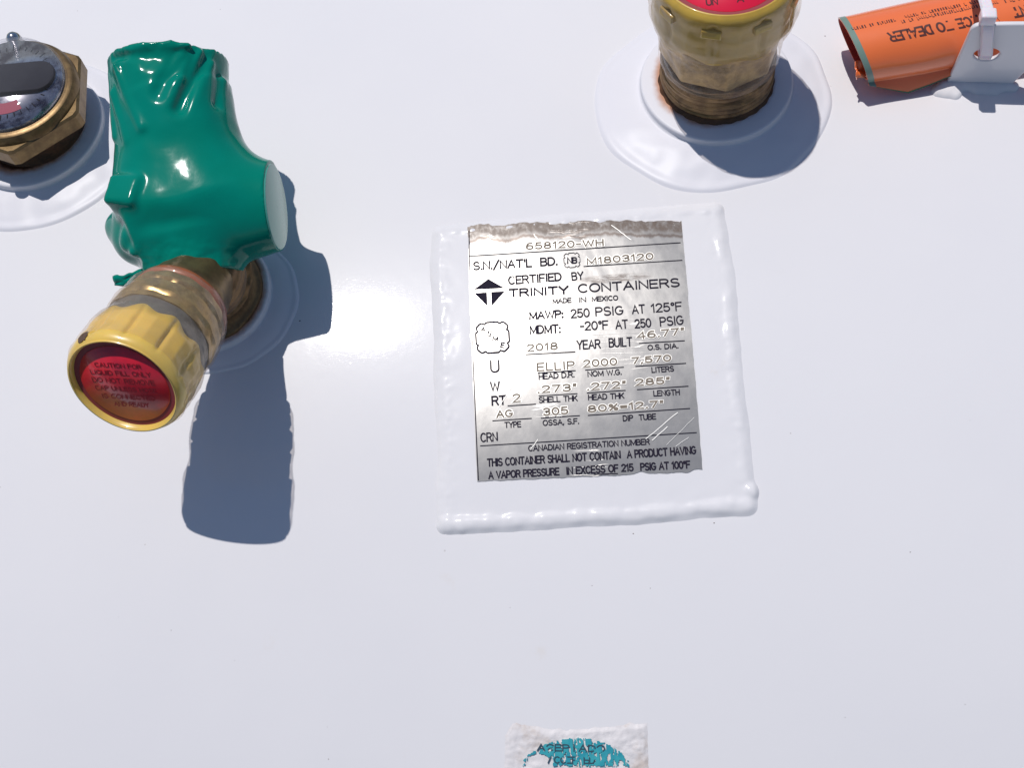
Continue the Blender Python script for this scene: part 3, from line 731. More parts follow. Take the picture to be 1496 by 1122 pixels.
# ================================================================ STICKER at the bottom
stick = T('torn_sticker', 'torn white paper sticker with a worn teal oval at the bottom edge of the picture', 'sticker', frame(-13, -233))
def sticker():
    nu, nv = 120, 70; V = []
    for j in range(nv):
        v = j / (nv - 1)
        for i in range(nu):
            u = i / (nu - 1)
            t_ = lerp((-34.2, -223.0), (10.6, -224.0), u); b_ = lerp((-36.4, -252.0), (9.2, -253.0), u); x, s = lerp(b_, t_, v)
            et = 1.0 * noise.fractal(Vector((u * 10, 1, 0)), .9, 2, 4) + 1.9 * math.exp(-((u - .12) / .09) ** 2) + .8 * math.exp(-((u - .93) / .09) ** 2) - 2.0 * math.exp(-((u) / .03) ** 2) - .6 * math.exp(-((u - .5) / .2) ** 2)
            el = .5 * noise.fractal(Vector((v * 9, 3, 0)), .9, 2, 4); er = .3 * noise.fractal(Vector((v * 9, 5, 0)), .9, 2, 3)
            s += et * v ** 5; x += el * (1 - u) ** 8 + er * u ** 8
            crumple = .28 * noise.fractal(Vector((x / 3.2, s / 3.2, 3)), .9, 2, 4) + .25 * abs(noise.noise(Vector((x / 5, s / 2.2, 9))))
            e = min(u, 1 - u) * nu / 3; ev = (1 - v) * nv / 3; k = min(1, e, ev)
            V.append(W(x, s, .05 + k * (.30 + max(-.2, crumple))))
    mesh('paper', V, grid_faces(nu, nv), PAPER, stick, world_coords=True)
sticker()
def teal():
    # worn oval: cells of a fine grid kept where the print survives
    xs = np.arange(-33, 7, .28); ss = np.arange(-243, -224, .28); V = []; F = []; idx = {}
    def vid(i, j):
        if (i, j) not in idx:
            idx[(i, j)] = len(V); x, s = xs[i], ss[j]
            jx = .12 * noise.noise(Vector((x * 3, s * 3, 1))); js = .12 * noise.noise(Vector((x * 3, s * 3, 5)))
            V.append(W(x + jx, s + js, .95))
        return idx[(i, j)]
    for j in range(len(ss) - 1):
        for i in range(len(xs) - 1):
            x, s = xs[i] + .14, ss[j] + .14
            e = ((x + 13.2) / 17.6) ** 2 + ((s + 238.0) / 11.4) ** 2 + .10 * noise.fractal(Vector((x / 2.4, s / 2.4, 0)), .8, 2, 4)
            hole = ((x + 24.2) / 4.6) ** 2 + ((s + 234.5) / 3.8) ** 2 + .4 * noise.noise(Vector((x / 2, s / 2, 4)))
            wear = noise.fractal(Vector((x / .9, s / 2.6, 7)), .8, 2, 3)
            low = s < -235.2 + 1.3 * noise.noise(Vector((x / 3, 0, 3))) + (x + 13) * -.05
            if e < 1 and hole > 1 and wear < .25 and not low: F.append((vid(i, j), vid(i + 1, j), vid(i + 1, j + 1), vid(i, j + 1)))
    mesh('teal_oval', V, F, TEAL, stick, world_coords=True, smooth=False)
    for txt, p0, p1, h in (('ACEPTADO', (-24.6, -229.9), (-3.2, -231.5), 2.3), ('ACCEPTED', (-21.5, -233.9), (-6.6, -234.9), 2.3)):
        V, F = line_text(txt, p0, p1, h, .42); V = on_shell(V, 1.02)
        # worn: drop some strokes
        F2 = [f for f in F if noise.noise(Vector(V[f[0]]) * 420 + Vector((3, 1, 0))) < .14]
        mesh('printed_word', V, F2, PRINT, stick, world_coords=True, smooth=False)
teal()

# ================================================================ MULTIVALVE wrapped in green plastic
mv = T('wrapped_service_valve', 'brass tank valve with its upper body and handwheel shrink-wrapped in glossy green plastic', 'valve', M_MV)
def green_body(P):
    tube = sd_cone(P, (-1.0, 14, 37), (-1.0, 62.5, 49.8), 17.0, 19.3)
    tube = smin(tube, sd_cone(P, (10.5, 15, 38.5), (1.5, 49, 47), 15.0, 17.6), 3.0)
    drum = sd_cone(P, (-9, 8.5, 33.2), (36, 12.8, 37.6), 18.0, 13.6)
    d = smin(tube, drum, 16.0)
    d = smin(d, sd_cap(P, (-12, 8, 34), (-4, 4, 34), 10.5), 5)
    d = smin(d, sd_cap(P, (-19.5, 12, 33), (-13, 7, 30), 6.0), 3.0)                  # lower left lobe
    d = smin(d, sd_box(P, (-10.4, 12.3, 49.0), (5.2, 5.0, 8.6), [[.97, .22, -.1], [-.22, .97, 0], [.1, .02, .99]], 1.6), 2.6)     # square stub under the film
    d = smin(d, sd_cone(P, (4, 4, 35), (5.5, -8.0, 31.5), 15.0, 14.4), 5.0)          # skirt towards the outlet
    d = smin(d, sd_cap(P, (-13.0, 2.0, 45.0), (-2, 0.5, 46.5), 1.5), 4.5)            # taut fold across the front
    for a_, b_, r_ in (((-13, 53, 61.8), (-4.5, 32, 59.6), 1.0), ((-15.5, 47, 58.2), (-10.5, 30, 55.8), .8), ((-16.8, 55, 56), (-16.2, 34, 52.5), .8)):
        d = smin(d, sd_cap(P, a_, b_, r_), 2.2)
    for a_, b_, r_ in (((10.5, 59, 65.4), (1.5, 41, 64.6), 1.0), ((15.5, 59, 61.2), (7.5, 37, 60.9), 1.1), ((19.6, 57, 55.8), (17.5, 42, 54.4), .5)):
        d = -smin(-d, sd_cap(P, a_, b_, r_), 3.6)
    d = smin(d, sd_cap(P, (-1, 5.5, 48.4), (-11, -3.4, 44.4), 1.3), 2.4)          # crisp fold across the front
    d = smin(d, sd_cap(P, (-7, 7.5, 46.5), (-13.5, 0.5, 42.5), 2.4), 3.5)
    # taut pleats running down from the rim
    for a_, b_, r_ in (((-13, 53, 64), (-5, 35, 57.5), .8), ((-15.5, 46, 58), (-9, 31, 54.0), .6), ((13.5, 57, 61), (7.0, 43, 59), .9),
                       ((16, 55, 57), (10, 40, 56), .8), ((9.5, 57, 64), (2, 46, 61.8), .8), ((-5, 56, 66), (-4.2, 50, 64.6), .7), ((18, 52, 51), (15, 38, 49.5), .8)):
        d = smin(d, sd_cap(P, a_, b_, r_), 1.8)
    # lip of the folded end and the slack groove under it
    for a_, b_ in (((-14, 57.0, 63.0), (-6, 53.5, 67.6)), ((-6, 53.5, 67.6), (4, 52.6, 68.4)), ((4, 52.6, 68.4), (13, 56.5, 64.5))):
        d = -smin(-d, sd_cap(P, a_, b_, 1.25), 1.3)
    for a_, b_ in (((-13, 58.0, 62.6), (-3, 56.2, 67.4)), ((-3, 56.2, 67.4), (11, 57.2, 65.0))):
        d = smin(d, sd_cap(P, a_, b_, .7), 1.6)
    # hollow just below the front rim
    dip = np.linalg.norm((P - np.array((2.0, 52.0, 69.0))) * np.array((.45, .9, 1.0)), axis=-1) - 3.4
    d = -smin(-d, dip, 3.0)
    d = np.maximum(d, P[..., 0] - 32.2)
    return d
V, F = surface_nets(green_body, (-33, -14, 12), (35, 72, 74), .62)
def ruffle(V):
    n_ = fbm_v(V, 7.0, 3); out = V.copy()
    # gathered wrinkles near the end of the tube and round the skirt
    ax = np.array((0, 1, .26)); c0 = np.array((-1.0, 57, 48.5)); rel = V - c0; t = rel @ ax
    ang = np.arctan2(rel[:, 2], rel[:, 0]); rad = np.hypot(rel[:, 0], rel[:, 2]) + 1e-6
    k = np.clip((t + 7) / 8, 0, 1); amp = k * (.55 * np.sin(ang * 17 + 3 * n_) + .45 * np.sin(ang * 29 + 5 * n_))
    nrm = np.stack([rel[:, 0] / rad, 0 * rad, rel[:, 2] / rad], 1)
    out += nrm * amp[:, None] * .06
    f = fbm_v(V, 3.0, 11, 4); out[:, 1] += k ** 2 * f * .28
    m2 = fbm_v(V, 10.0, 21, 2); out += nrm * (m2 * .30 * (1 - k))[:, None]
    k2 = np.clip((-1 - V[:, 1]) / 5, 0, 1); out[:, 2] += k2 * f * .35; out[:, 0] += k2 * n_ * .6
    flat = V[:, 0] > 31.0; out[flat] = V[flat]
    return out
V = ruffle(V)
mesh('green_wrap', V, F, GREEN, mv, sharp=60)
dV, dF = lathe([(0, .1), (0, 13.2), (-.15, 13.75), (-.6, 13.95)][::-1], (32.75, 12.5, 37.2), (1, 0, 0), 96, cap0=False, cap1=False)
mesh('end_disc', dV, dF, GREEN_END, mv, sharp=30)
def tab():
    nu, nv = 26, 9; V = []
    for j in range(nv):
        for i in range(nu):
            u, v = i / (nu - 1), j / (nv - 1); x = -21.5 + 20 * u; y = -6.2 + 1.3 * u - 2.7 * v * math.sin(math.pi * min(1, .12 + u)) ** .5 + .5 * noise.noise(Vector((u * 7, v * 2, 0)))
            V.append((x, y, 33.5 + 2.5 * math.sin(u * 2.2) - 2.2 * v + .9 * noise.noise(Vector((u * 6, v * 3, 4)))))
    o = mesh('torn_film_edge', V, grid_faces(nu, nv), GREEN, mv)
    so_ = o.modifiers.new('thickness', 'SOLIDIFY'); so_.thickness = .9 * MM
tab()
# brass body rising from the coupling
V, F = lathe(smooth_profile([(3.5, 19.2), (5.5, 19.0), (7, 17.5), (9, 16.6), (14, 16.2), (17, 17.2), (22, 17.0), (27, 14.5), (31, 13.5)], 5), seg=96,
             rf=lambda th, z, r: r + .25 * np.sin(6 * th + z * .4) + wob(th, 4, .15))
mesh('valve_body', V, F, BRASS_DULL, mv)
V, F = surface_nets(lambda P: smin(sd_cap(P, (0, 0, 16), (5.5, -6.5, 29), 14.6), sd_cone(P, (2, 0, 20), (7, -6, 27), 15.6, 15.2), 1.0) + .2 * np.sin(P[..., 2] * 1.9), (-20, -28, 2), (26, 20, 48), .8)
mesh('valve_elbow', V, F, BRASS_DULL, mv)
A_CAP = np.array((-.20, -.83, .52)); A_CAP = A_CAP / np.linalg.norm(A_CAP); FACE = np.array((-4.3, -56.1, 63.0))
def along(d): return FACE - A_CAP * d
V, F = lathe(smooth_profile([(-56, 11.5), (-52, 12), (-47, 13), (-43, 13.8), (-38, 13.4)], 5), FACE, A_CAP, 96, rf=lambda th, z, r: r + .2 * np.sin(9 * th))
mesh('outlet_neck', V, F, BRASS_DULL2, mv)
# hexagon-ish nut and ridge bands under the clear film
V, F = lathe([(-38, 13.4), (-37.4, 15.6), (-34.2, 16.2), (-33.4, 15.2), (-32.4, 15.0), (-31.8, 16.6), (-27.0, 17.0), (-26.2, 16.2), (-25.6, 16.0), (-25.0, 16.8), (-23.0, 16.8)], FACE, A_CAP, 96, rf=lambda th, z, r: r + .18 * np.sin(14 * th + z))
mesh('outlet_ring', V, F, BRASS_TAN, mv, sharp=35)
V, F = lathe([(-23.6, 15.6), (-22.8, 16.5), (-19.5, 16.6), (-16.0, 16.4), (-15.5, 15.8)], FACE, A_CAP, 96, rf=lambda th, z, r: r + .12 * np.cos(8 * th))
mesh('metal_band', V, F, STEEL_BAND, mv, sharp=35)

def flutes(n, depth, width, ph=0.0, z0=-99, z1=99):
    def f(th, z, r):
        a_ = ((th * n / (2 * np.pi) + ph) % 1) - .5
        k = np.clip((z - z0) / 2.0, 0, 1) * np.clip((z1 - z) / 2.5, 0, 1)
        r = r - (.55 * (1 - (2 * a_) ** 2) * k if r > 15 else 0)
        return r - depth * k * np.exp(-(a_ / width) ** 2)
    return f
def scallop(seed, base, amp, k=11):
    return lambda th: base + amp * np.cos(k * th) + wob(th, seed, amp * .5)
def plastic_cap(parent, face, axis, r, length, mat, n=11, rot=0.0, rim=3.2, recess=2.4, red=RED, lines=(), lr=.66, text_rot=0.0, lift=1.0, rred=1.0, ink=LABEL_INK):
    fl = flutes(n, .95, .075, rot, -length + 1.0, -2.4)
    def zf(th, z, r_):
        return z + (0 if z > -length + 1 else 1.0 * np.cos(n * th + .8) + wob(th, 8, .5))
    prof = [(-length, r - 1.6), (-length + .3, r - .35), (-length + 3.5, r)] + [(z, r + .15 * math.sin(z)) for z in np.linspace(-length + 6, -4, 8)] + [(-3.2, r - .05), (-2.2, r - .3), (-1.2, r - .8), (-.5, r - 1.45), (-.12, r - 2.1), (0, r - rim + .5), (-.15, r - rim), (-.6, r - rim - .35), (-recess, r - rim - .7)]
    V, F = lathe(prof, face, axis, 264, rf=fl, zf=zf, cap0=False, cap1=False)
    cap = mesh('plastic_cap', V, F, mat, parent)
    V, F = lathe([(-recess - .02, r - rim - .4), (-recess + .02, .05)], face, axis, 96, cap0=False, cap1=False)
    mesh('label_recess', V, F, RED_SHADE, cap)
    V, F = lathe([(-recess, r * lr * rred + .1), (-recess + .25, r * lr * rred), (-recess + .32, .05)], face, axis, 96, cap0=False, cap1=False, rf=lambda th, z, q: q + (wob(th, 5, .25) if q > 1 else 0))
    lab = mesh('red_label', V, F, red, cap)
    d, u, v = basis(axis); u, v = np.array(u), np.array(v); ca, sa = math.cos(text_rot), math.sin(text_rot)
    e1, e2 = u * ca + v * sa, -u * sa + v * ca
    for t, (x0, x1), y, h in lines:
        V2, Ft = line_text(t, (x0, y), (x1, y), h, .26 if r < 20 else .42)
        P = np.array(face) + np.array(d) * (-recess + .38) + np.outer(V2[:, 0], e1) + np.outer(V2[:, 1], e2)
        mesh('label_lettering', P, Ft, ink, lab, smooth=False) if False else sub(lab, 'label_lettering', P, Ft, ink, cap)
    return cap
def sub(lab, name, P, F, mat, cap):
    # third level only: lettering sits beside the label, under the cap
    return mesh(name, P, F, mat, cap, smooth=False)
lines = [('CAUTION FOR', (-7.2, 7.4), 6.0, 1.7), ('LIQUID FILL ONLY', (-9.4, 9.6), 3.2, 1.8), ('DO NOT REMOVE', (-9.8, 10.0), .3, 1.9), ('CAP UNLESS HOSE', (-9.8, 9.8), -2.6, 1.8), ('IS CONNECTED', (-8.6, 8.4), -5.5, 1.7), ('AND READY', (-5.6, 5.6), -8.2, 1.6)]
yc = plastic_cap(mv, FACE, A_CAP, 18.0, 16.5, YELLOW, n=11, rot=.2, rim=2.0, recess=1.7, red=RED, lines=lines, lr=.75, text_rot=0.0)
# burnt dark blot on the rim
def blot():
    bm = bmesh.new(); d, u, v = map(np.array, basis(A_CAP)); V = []; F = []
    ring = 20
    c0 = None
    for k in range(5):
        for i in range(ring):
            a_ = 2 * math.pi * i / ring; rr = (k / 4) * (1.9 + .7 * noise.noise(Vector((math.cos(a_) * 2, math.sin(a_) * 2, 1))))
            ph = TH_B + rr * math.cos(a_) / 17.0; z = -2.6 + rr * math.sin(a_) * .95
            zz = min(z, -.2); r_ = 18.0 - (0 if zz < -3 else .3 * (zz + 3) ** 1.5)
            V.append(FACE + d * zz + (u * math.cos(ph) + v * math.sin(ph)) * (r_ + .12 + .2 * abs(noise.noise(Vector((k * 1.7, i * 1.1, 0))))))
    F = grid_faces(ring, 5, True)
    mesh('scorch_mark', V, F, SMUT, yc, smooth=False)
TH_B = math.radians(118)
blot()
def film(parent, prof, face, axis, seed, amp, flare=None, name='clear_film'):
    def rf(th, z, r):
        w = wob(th, seed, amp, (3, 5, 7, 12, 19)) + amp * .6 * np.sin(13 * th + z * .8 + seed)
        if flare: w = w + flare(th, z)
        return r + w
    V, F = lathe(smooth_profile(prof, 5), face, axis, 200, rf=rf, cap0=False, cap1=False)
    n_ = fbm_v(V, 3.2, seed, 3); c0 = np.array(face); d = np.array(Vector(axis).normalized())
    rel = V - c0; rad = rel - np.outer(rel @ d, d); rad /= np.linalg.norm(rad, axis=1)[:, None]
    V = V + rad * (n_ * amp * 1.5)[:, None]
    return mesh(name, V, F, FILM, parent)
def side_bump(ang, wid, z0, z1, h):
    def f(th, z):
        a_ = (th - ang + np.pi) % (2 * np.pi) - np.pi
        return h * np.exp(-(a_ / wid) ** 2) * math.exp(-((z - (z0 + z1) / 2) / ((z1 - z0) / 2)) ** 2)
    return f
film(mv, [(-41, 14.6), (-38, 16.4), (-34, 17.0), (-31, 17.3), (-27.5, 17.6), (-24.5, 17.3), (-22, 17.0), (-19.5, 17.0), (-17.2, 17.7), (-14.5, 18.4), (-9, 18.35), (-5, 18.3), (-3.2, 18.2)], FACE, A_CAP, 21, .14, side_bump(0.15, .5, -27, -14, .6))
# a red-brown sealing band under the film near the neck
V, F = lathe([(-42, 13.9), (-41.0, 15.2), (-38.6, 15.6), (-37.6, 14.4)], FACE, A_CAP, 96, rf=lambda th, z, r: r + wob(th, 31, .3))
mesh('sealing_band', V, F, Mat('rust_red_sealant', (.34, .085, .03), rough=.4, coat=.5), mv)

# ================================================================ FILL VALVE at the top
rv = T('capped_fill_valve', 'brass tank fitting with yellow screw cap coloured in its shaded tone, cut by the top edge of the picture', 'valve', M_RV)
Z = lambda prof: [(z, r) for z, r in prof]
V, F = lathe([(3.5, 20.4), (7.0, 20.4), (7.6, 19.0), (9.5, 19.2)], seg=128, rf=lambda th, z, r: r + wob(th, 2, .35) + .2 * np.sin(25 * th)); mesh('rusty_thread', V, F, DARK, rv)
prof = [(7.5, 19.2)]
for i in range(7): z = 8.6 + i * 2.0; prof += [(z, 19.9 - .05 * i), (z + .9, 20.2 - .05 * i), (z + 1.5, 19.4 - .05 * i)]
V, F = lathe(prof, seg=160, rf=lambda th, z, r: r + wob(th, int(z), .22), zf=lambda th, z, r: z + wob(th, int(z / 2), .35)); mesh('wound_tape', V, F, mk_brass('brown_wound_tape', (.38, .22, .09), (.17, .09, .04), (.25, .4), .75, .3), rv)
def hexr(n, k):
    def f(th, z, r):
        a_ = (th * n / (2 * np.pi) % 1 - .5) * 2 * np.pi / n; return np.minimum(r, k * r / np.cos(a_))
    return f
V, F = lathe([(22, 18.5), (23.2, 19.6), (24, 20.6), (38, 20.8), (40, 20.4), (44, 19.5)], seg=192, rf=hexr(8, .93)); mesh('hex_nut', V, F, BRASS_TAN, rv, sharp=30)
plastic_cap(rv, (0, 0, 61.5), (0, 0, 1), 24.0, 20.5, YELLOW_SHADE, n=9, rot=.15, rim=2.7, recess=2.2, red=RED2, lr=.76, lines=[('A LITTLE AT A', (-13, 13), 3.0, 3.0), ('TIME', (-6, 6), -4.0, 3.0), ('UN', (-8.0, -4.2), -15.2, 2.7), ('A', (1.6, 3.9), -15.0, 2.7)], text_rot=.0, ink=LABEL_INK2)
# raised lugs round the shoulder of the cap
def block(parent, ang, z0, z1, r0, r1, wid, mat, name):
    V = []; 
    for z in (z0, z1):
        for r_ in (r0, r1 if z == z0 else r1 - .5):
            for w in (-wid, wid): V.append((r_ * math.cos(ang + w / r_), r_ * math.sin(ang + w / r_), z))
    F = [(0, 1, 3, 2), (4, 6, 7, 5), (0, 4, 5, 1), (2, 3, 7, 6), (0, 2, 6, 4), (1, 5, 7, 3)]
    o = mesh(name, V, F, mat, parent, smooth=True, sharp=30); b_ = o.modifiers.new('round', 'BEVEL'); b_.width = .5 * MM; b_.segments = 3
    return o
capo = [o for o in rv.children if o.name.startswith('plastic_cap')][0]
for i in range(9):
    block(capo, 2 * math.pi * (i + .32) / 9 , 53.4, 56.4, 22.0, 24.95, 3.3, YELLOW_SHADE, 'cap_lug')
film(rv, [(20, 20.6), (23, 20.9), (28, 21.0), (33, 21.5), (37, 22.4), (40.5, 23.6), (44, 24.4), (49, 24.6), (54, 24.6), (58, 24.4), (60, 23.6)], (0, 0, 0), (0, 0, 1), 33, .15, side_bump(.05, .45, 34, 50, 1.2))

# ================================================================ LEVEL GAUGE at the left edge
ga = T('float_level_gauge', 'round dial gauge with clear lens, black bar and brown brass hexagon at the left edge', 'gauge', M_G @ Matrix.Translation((0, 0, 7.0 * MM)))
CG = np.array((1.2, 1.0, 0))
V, F = lathe([(-4.5, 19.6), (-1, 19.2), (0, 18.4), (4, 18.4), (5, 19.4), (8.8, 19.4), (10, 17)], CG, seg=96); mesh('rusty_thread', V, F, DARK, ga)
def hexagon():
    V = []; ring = []
    for z, k in ((9.0, .97), (9.6, 1.0), (15.4, 1.0), (16.2, .965), (16.25, .90)):
        for i in range(6):
            a0 = math.radians(35 + 60 * i)
            for da in (-7, -2.4, 2.4, 7):       # worn corners
                aa = a0 + math.radians(da); rr = 27.3 * min(1, (math.cos(math.radians(30)) / math.cos(math.radians(30) - abs(math.radians(da))))) 
                rr = min(rr, 27.3 * .985); V.append((CG[0] + k * rr * math.cos(aa), CG[1] + k * rr * math.sin(aa), z))
    F = grid_faces(24, 5, True); F.append(tuple(range(23, -1, -1))); F.append(tuple(range(96, 120)))
    mesh('hex_nut', V, F, BRASS_DULL2, ga, sharp=25)
hexagon()
V, F = lathe([(15.5, 23.6), (18.0, 23.2), (19.2, 22.4), (19.6, 21.6), (19.7, 17.5)], CG, seg=128, cap0=False); mesh('flange_ring', V, F, BRASS_DULL2, ga, sharp=28)
V, F = lathe([(19.6, 20.0), (22.4, 19.6), (22.5, .1)], CG, seg=96, cap0=False, cap1=False); mesh('dial', V, F, DIAL, ga)
def bar():
    o = sd = None
    bm = bmesh.new(); pts = []
    for t in np.linspace(-90, 90, 15): pts.append((11.6 + 6.4 * math.cos(math.radians(t)), 6.6 * math.sin(math.radians(t))))
    for t in np.linspace(90, 270, 15): pts.append((-11.6 + 6.4 * math.cos(math.radians(t)), 6.6 * math.sin(math.radians(t))))
    vs_ = [bm.verts.new(((CG[0] + x) * MM, (CG[1] + y + .6) * MM, 22.8 * MM)) for x, y in pts]; f = bm.faces.new(vs_)
    r = bmesh.ops.extrude_face_region(bm, geom=[f]); [setattr(v.co, 'z', v.co.z + 1.6 * MM) for v in r['geom'] if isinstance(v, bmesh.types.BMVert)]
    bmesh.ops.recalc_face_normals(bm, faces=bm.faces[:])
    me = bpy.data.meshes.new('pointer_bar'); bm.to_mesh(me); bm.free(); me.materials.append(BLACK.m)
    o = bpy.data.objects.new('pointer_bar', me); C.objects.link(o); o.parent = ga
    b_ = o.modifiers.new('round', 'BEVEL'); b_.width = .4 * MM; b_.segments = 2; b_.limit_method = 'ANGLE'
bar()
# red zone and graduation ticks of the dial
V = []; 
for t in np.linspace(235, 300, 30):
    for r_ in (9.5, 14.5): V.append((CG[0] + r_ * math.cos(math.radians(t)), CG[1] + r_ * math.sin(math.radians(t)), 22.62))
mesh('red_scale_band', V, [(2 * i, 2 * i + 1, 2 * i + 3, 2 * i + 2) for i in range(29)], Mat('red_dial_print', (.34, .06, .09), rough=.4), ga, smooth=False)
V = []; F = []
for i, t in enumerate(np.arange(0, 360, 9)):
    a_ = math.radians(t)
    for r_ in (14.9, 16.6 if i % 5 else 17.4):
        for w in (-.18, .18): V.append((CG[0] + r_ * math.cos(a_) - w * math.sin(a_), CG[1] + r_ * math.sin(a_) + w * math.cos(a_), 22.6))
    k = 4 * i; F.append((k, k + 1, k + 3, k + 2))
tk = mesh('scale_ticks', V, F, BLACK, ga, smooth=False)
V, F = lathe(smooth_profile([(19.7, 20.6), (22.3, 20.4), (23.0, 19.6), (24.4, 19.3), (25.2, 18.6), (26.0, 17.0), (26.9, 13.5), (27.8, 8), (28.1, .15)], 4), CG, seg=96, cap0=False, cap1=False, rf=lambda th, z, r: r)
mesh('lens', V, F, LENS, ga)
for a_, r_ in ((95, 22.8), (252, 22.6), (170, 22.8), (338 - 200, 22.8)):
    if a_ == 138: continue
    V, F = lathe([(17.5, 2.6), (19.5, 2.9), (21.2, 2.5), (22.4, 1.6), (22.9, .5)], (CG[0] + r_ * math.cos(math.radians(a_)), CG[1] + r_ * math.sin(math.radians(a_)), 0), seg=24); mesh('screw', V, F, SCREW, ga)

# ================================================================ ORANGE TAG, rolled and tied behind the lug
tg = T('orange_warning_tag', 'rolled orange printed card with black lettering, tied behind the white lug at the top right', 'tag', frame(LX, LS, 7.5))
TC = (15.8, 13.8)       # centre of the roll: (y, height)
def spiral(u, v):
    """u along the roll 0..1, v round it 0..1 ; returns local mm"""
    x = -37.5 + 96 * u
    # the free edge leaves the roll at the bottom front and hangs to a blunt corner
    a0 = math.radians(-105); a1 = math.radians(-105 + 560)
    return x
def card():
    nu, nv = 90, 150; V = []; UV = []
    for j in range(nv):
        v = j / (nv - 1)
        for i in range(nu):
            u = i / (nu - 1); x = -34.6 + 98 * u
            rr = 13.2 + 1.0 * u * 2
            if v < .16:                           # free flap below, facing the viewer
                w = 1 - v / .16                   # 1 at the free edge
                # length of the flap varies along the card: longest at the corner
                cxx = -22.5; L_ = 8.0 * (1 - abs(x - cxx) / (12.0 if x < cxx else 24.0)); L_ = max(1.0, L_ + 1)
                a_ = math.radians(-158); bx, bz = rr * math.cos(a_), rr * math.sin(a_)
                tx, tz = -.62, -.78               # direction of the flap, downwards and slightly in
                y = TC[0] + bx + tx * L_ * w * .55 - .5 * math.sin(w * 2.0); z = TC[1] + bz + tz * L_ * w * .9 - .2
                y -= .3 * w
                z = max(z, .8)
            else:
                w = (v - .16) / .84; a_ = math.radians(-158 - 390 * w); r_ = rr - 1.2 * w
                y = TC[0] + r_ * math.cos(a_); z = TC[1] + r_ * math.sin(a_)
            x += (y - 8) * -.10
            x += -.26 * (z - TC[1]); z = 11.4 + (z - TC[1]) * .80
            V.append((x, y, z)); UV.append((u, v))
    V = np.array(V)
    n_ = fbm_v(V, 18, 2, 2); V[:, 1] += .3 * n_
    F = grid_faces(nu, nv)
    o = mesh('card', V, F, ORANGE, tg, uvs=UV); so_ = o.modifiers.new('thickness', 'SOLIDIFY'); so_.thickness = .35 * MM; so_.offset = -1 ; so_.use_rim = True
    me = o.data; me.materials.append(TAG_IN.m); me.materials.append(TAG_EDGE.m); me.materials.append(TAG_EDGE2.m)
    so_.material_offset = 0
    G_ = V.reshape(nv, nu, 3)
    # printed borders as thin sheets just proud of the card: grey green band along the end, dark green hairline along the flap
    def proud(rows, cols, name, mat, lift):
        sub_ = G_[np.ix_(rows, cols)]; du = np.gradient(sub_, axis=1); dv = np.gradient(sub_, axis=0); nn = np.cross(du, dv); nn /= np.linalg.norm(nn, axis=2)[..., None] + 1e-9
        cen = np.array([0, TC[0], TC[1]]); out = sub_ - cen; out[..., 0] = 0; sg = np.sign((nn * out).sum(2).mean()); P = sub_ + nn * sg * lift
        mesh(name, P.reshape(-1, 3), grid_faces(len(cols), len(rows)), mat, tg)
        return P
    proud(list(range(0, 96)), [0, 1, 2], 'printed_border', TAG_EDGE, .06)
    proud([0, 1, 2], list(range(2, nu)), 'printed_edge_line', TAG_EDGE2, .07)
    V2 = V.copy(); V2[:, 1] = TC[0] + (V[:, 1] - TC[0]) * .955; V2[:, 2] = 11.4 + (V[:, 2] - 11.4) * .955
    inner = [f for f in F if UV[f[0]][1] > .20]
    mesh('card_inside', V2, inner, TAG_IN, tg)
    return G_
GC = card()
def on_card(x, ang, lift=.12):
    a_ = math.radians(ang); u = (x + 34.6) / 98; rr = 13.2 + 2.0 * u; w = (-158 - (ang - 360 if ang > 0 else ang)) / 390.0
    w = ((-158 - ang) % 360) / 390.0; r_ = rr - 1.2 * w + lift
    y = TC[0] + r_ * math.cos(a_); z = TC[1] + r_ * math.sin(a_)
    return (x + (y - 8) * -.10 - .26 * (z - TC[1]), y, 11.4 + (z - TC[1]) * .80)
def tag_text(t, off, x_right, x_left, ang0, h_mm, tilt=0.0):
    """upside-down line: reads from x_right (first letter) to x_left; baseline is the upper side"""
    V, F = line_text(t, (0, 0), (x_right - x_left, 0), h_mm, .74, .20)
    P = [on_card(x_right - q[0], ang0 + q[1] / 14.0 * 57.3 + tilt * (x_right - q[0] - x_left)) for q in V]
    mesh('printed_word', P, F, TAG_INK, tg, smooth=False)
tag_text('NOTICE TO DEALER', 0, 15.5, -22.6, 106.0, 4.1, 0.0)
tag_text('IMPORTANT', 0, 44.0, 20.5, 106.0, 4.1, 0.0)
# rows of worn small print (unreadable in the photograph)
for row, (xa, xb, ang) in enumerate(((-33, -18, 84), (-16, 18, 90), (-14, 14, 82), (20, 50, 92))):
    V = []; F = []; x = xa; r_ = random.Random(row)
    while x < xb:
        wl = r_.uniform(.45, .8)
        if r_.random() < .16: x += 1.0; continue
        k = len(V); a0_ = ang; a1_ = ang + r_.uniform(4.5, 6.5)
        if r_.random() < .5:
            for aa, bb, cc, dd in ((0, .22, 0, 1), (.22, 1, .75, 1)):
                k = len(V); V += [on_card(x + wl * aa, a0_ + (a1_ - a0_) * cc), on_card(x + wl * bb, a0_ + (a1_ - a0_) * cc), on_card(x + wl * bb, a0_ + (a1_ - a0_) * dd), on_card(x + wl * aa, a0_ + (a1_ - a0_) * dd)]; F.append((k, k + 1, k + 2, k + 3))
        else:
            V += [on_card(x, a0_), on_card(x + wl * .7, a0_), on_card(x + wl * .7, a1_), on_card(x, a1_)]; F.append((k, k + 1, k + 2, k + 3))
        x += wl + .25
    mesh('small_print', V, F, TAG_INK, tg, smooth=False)
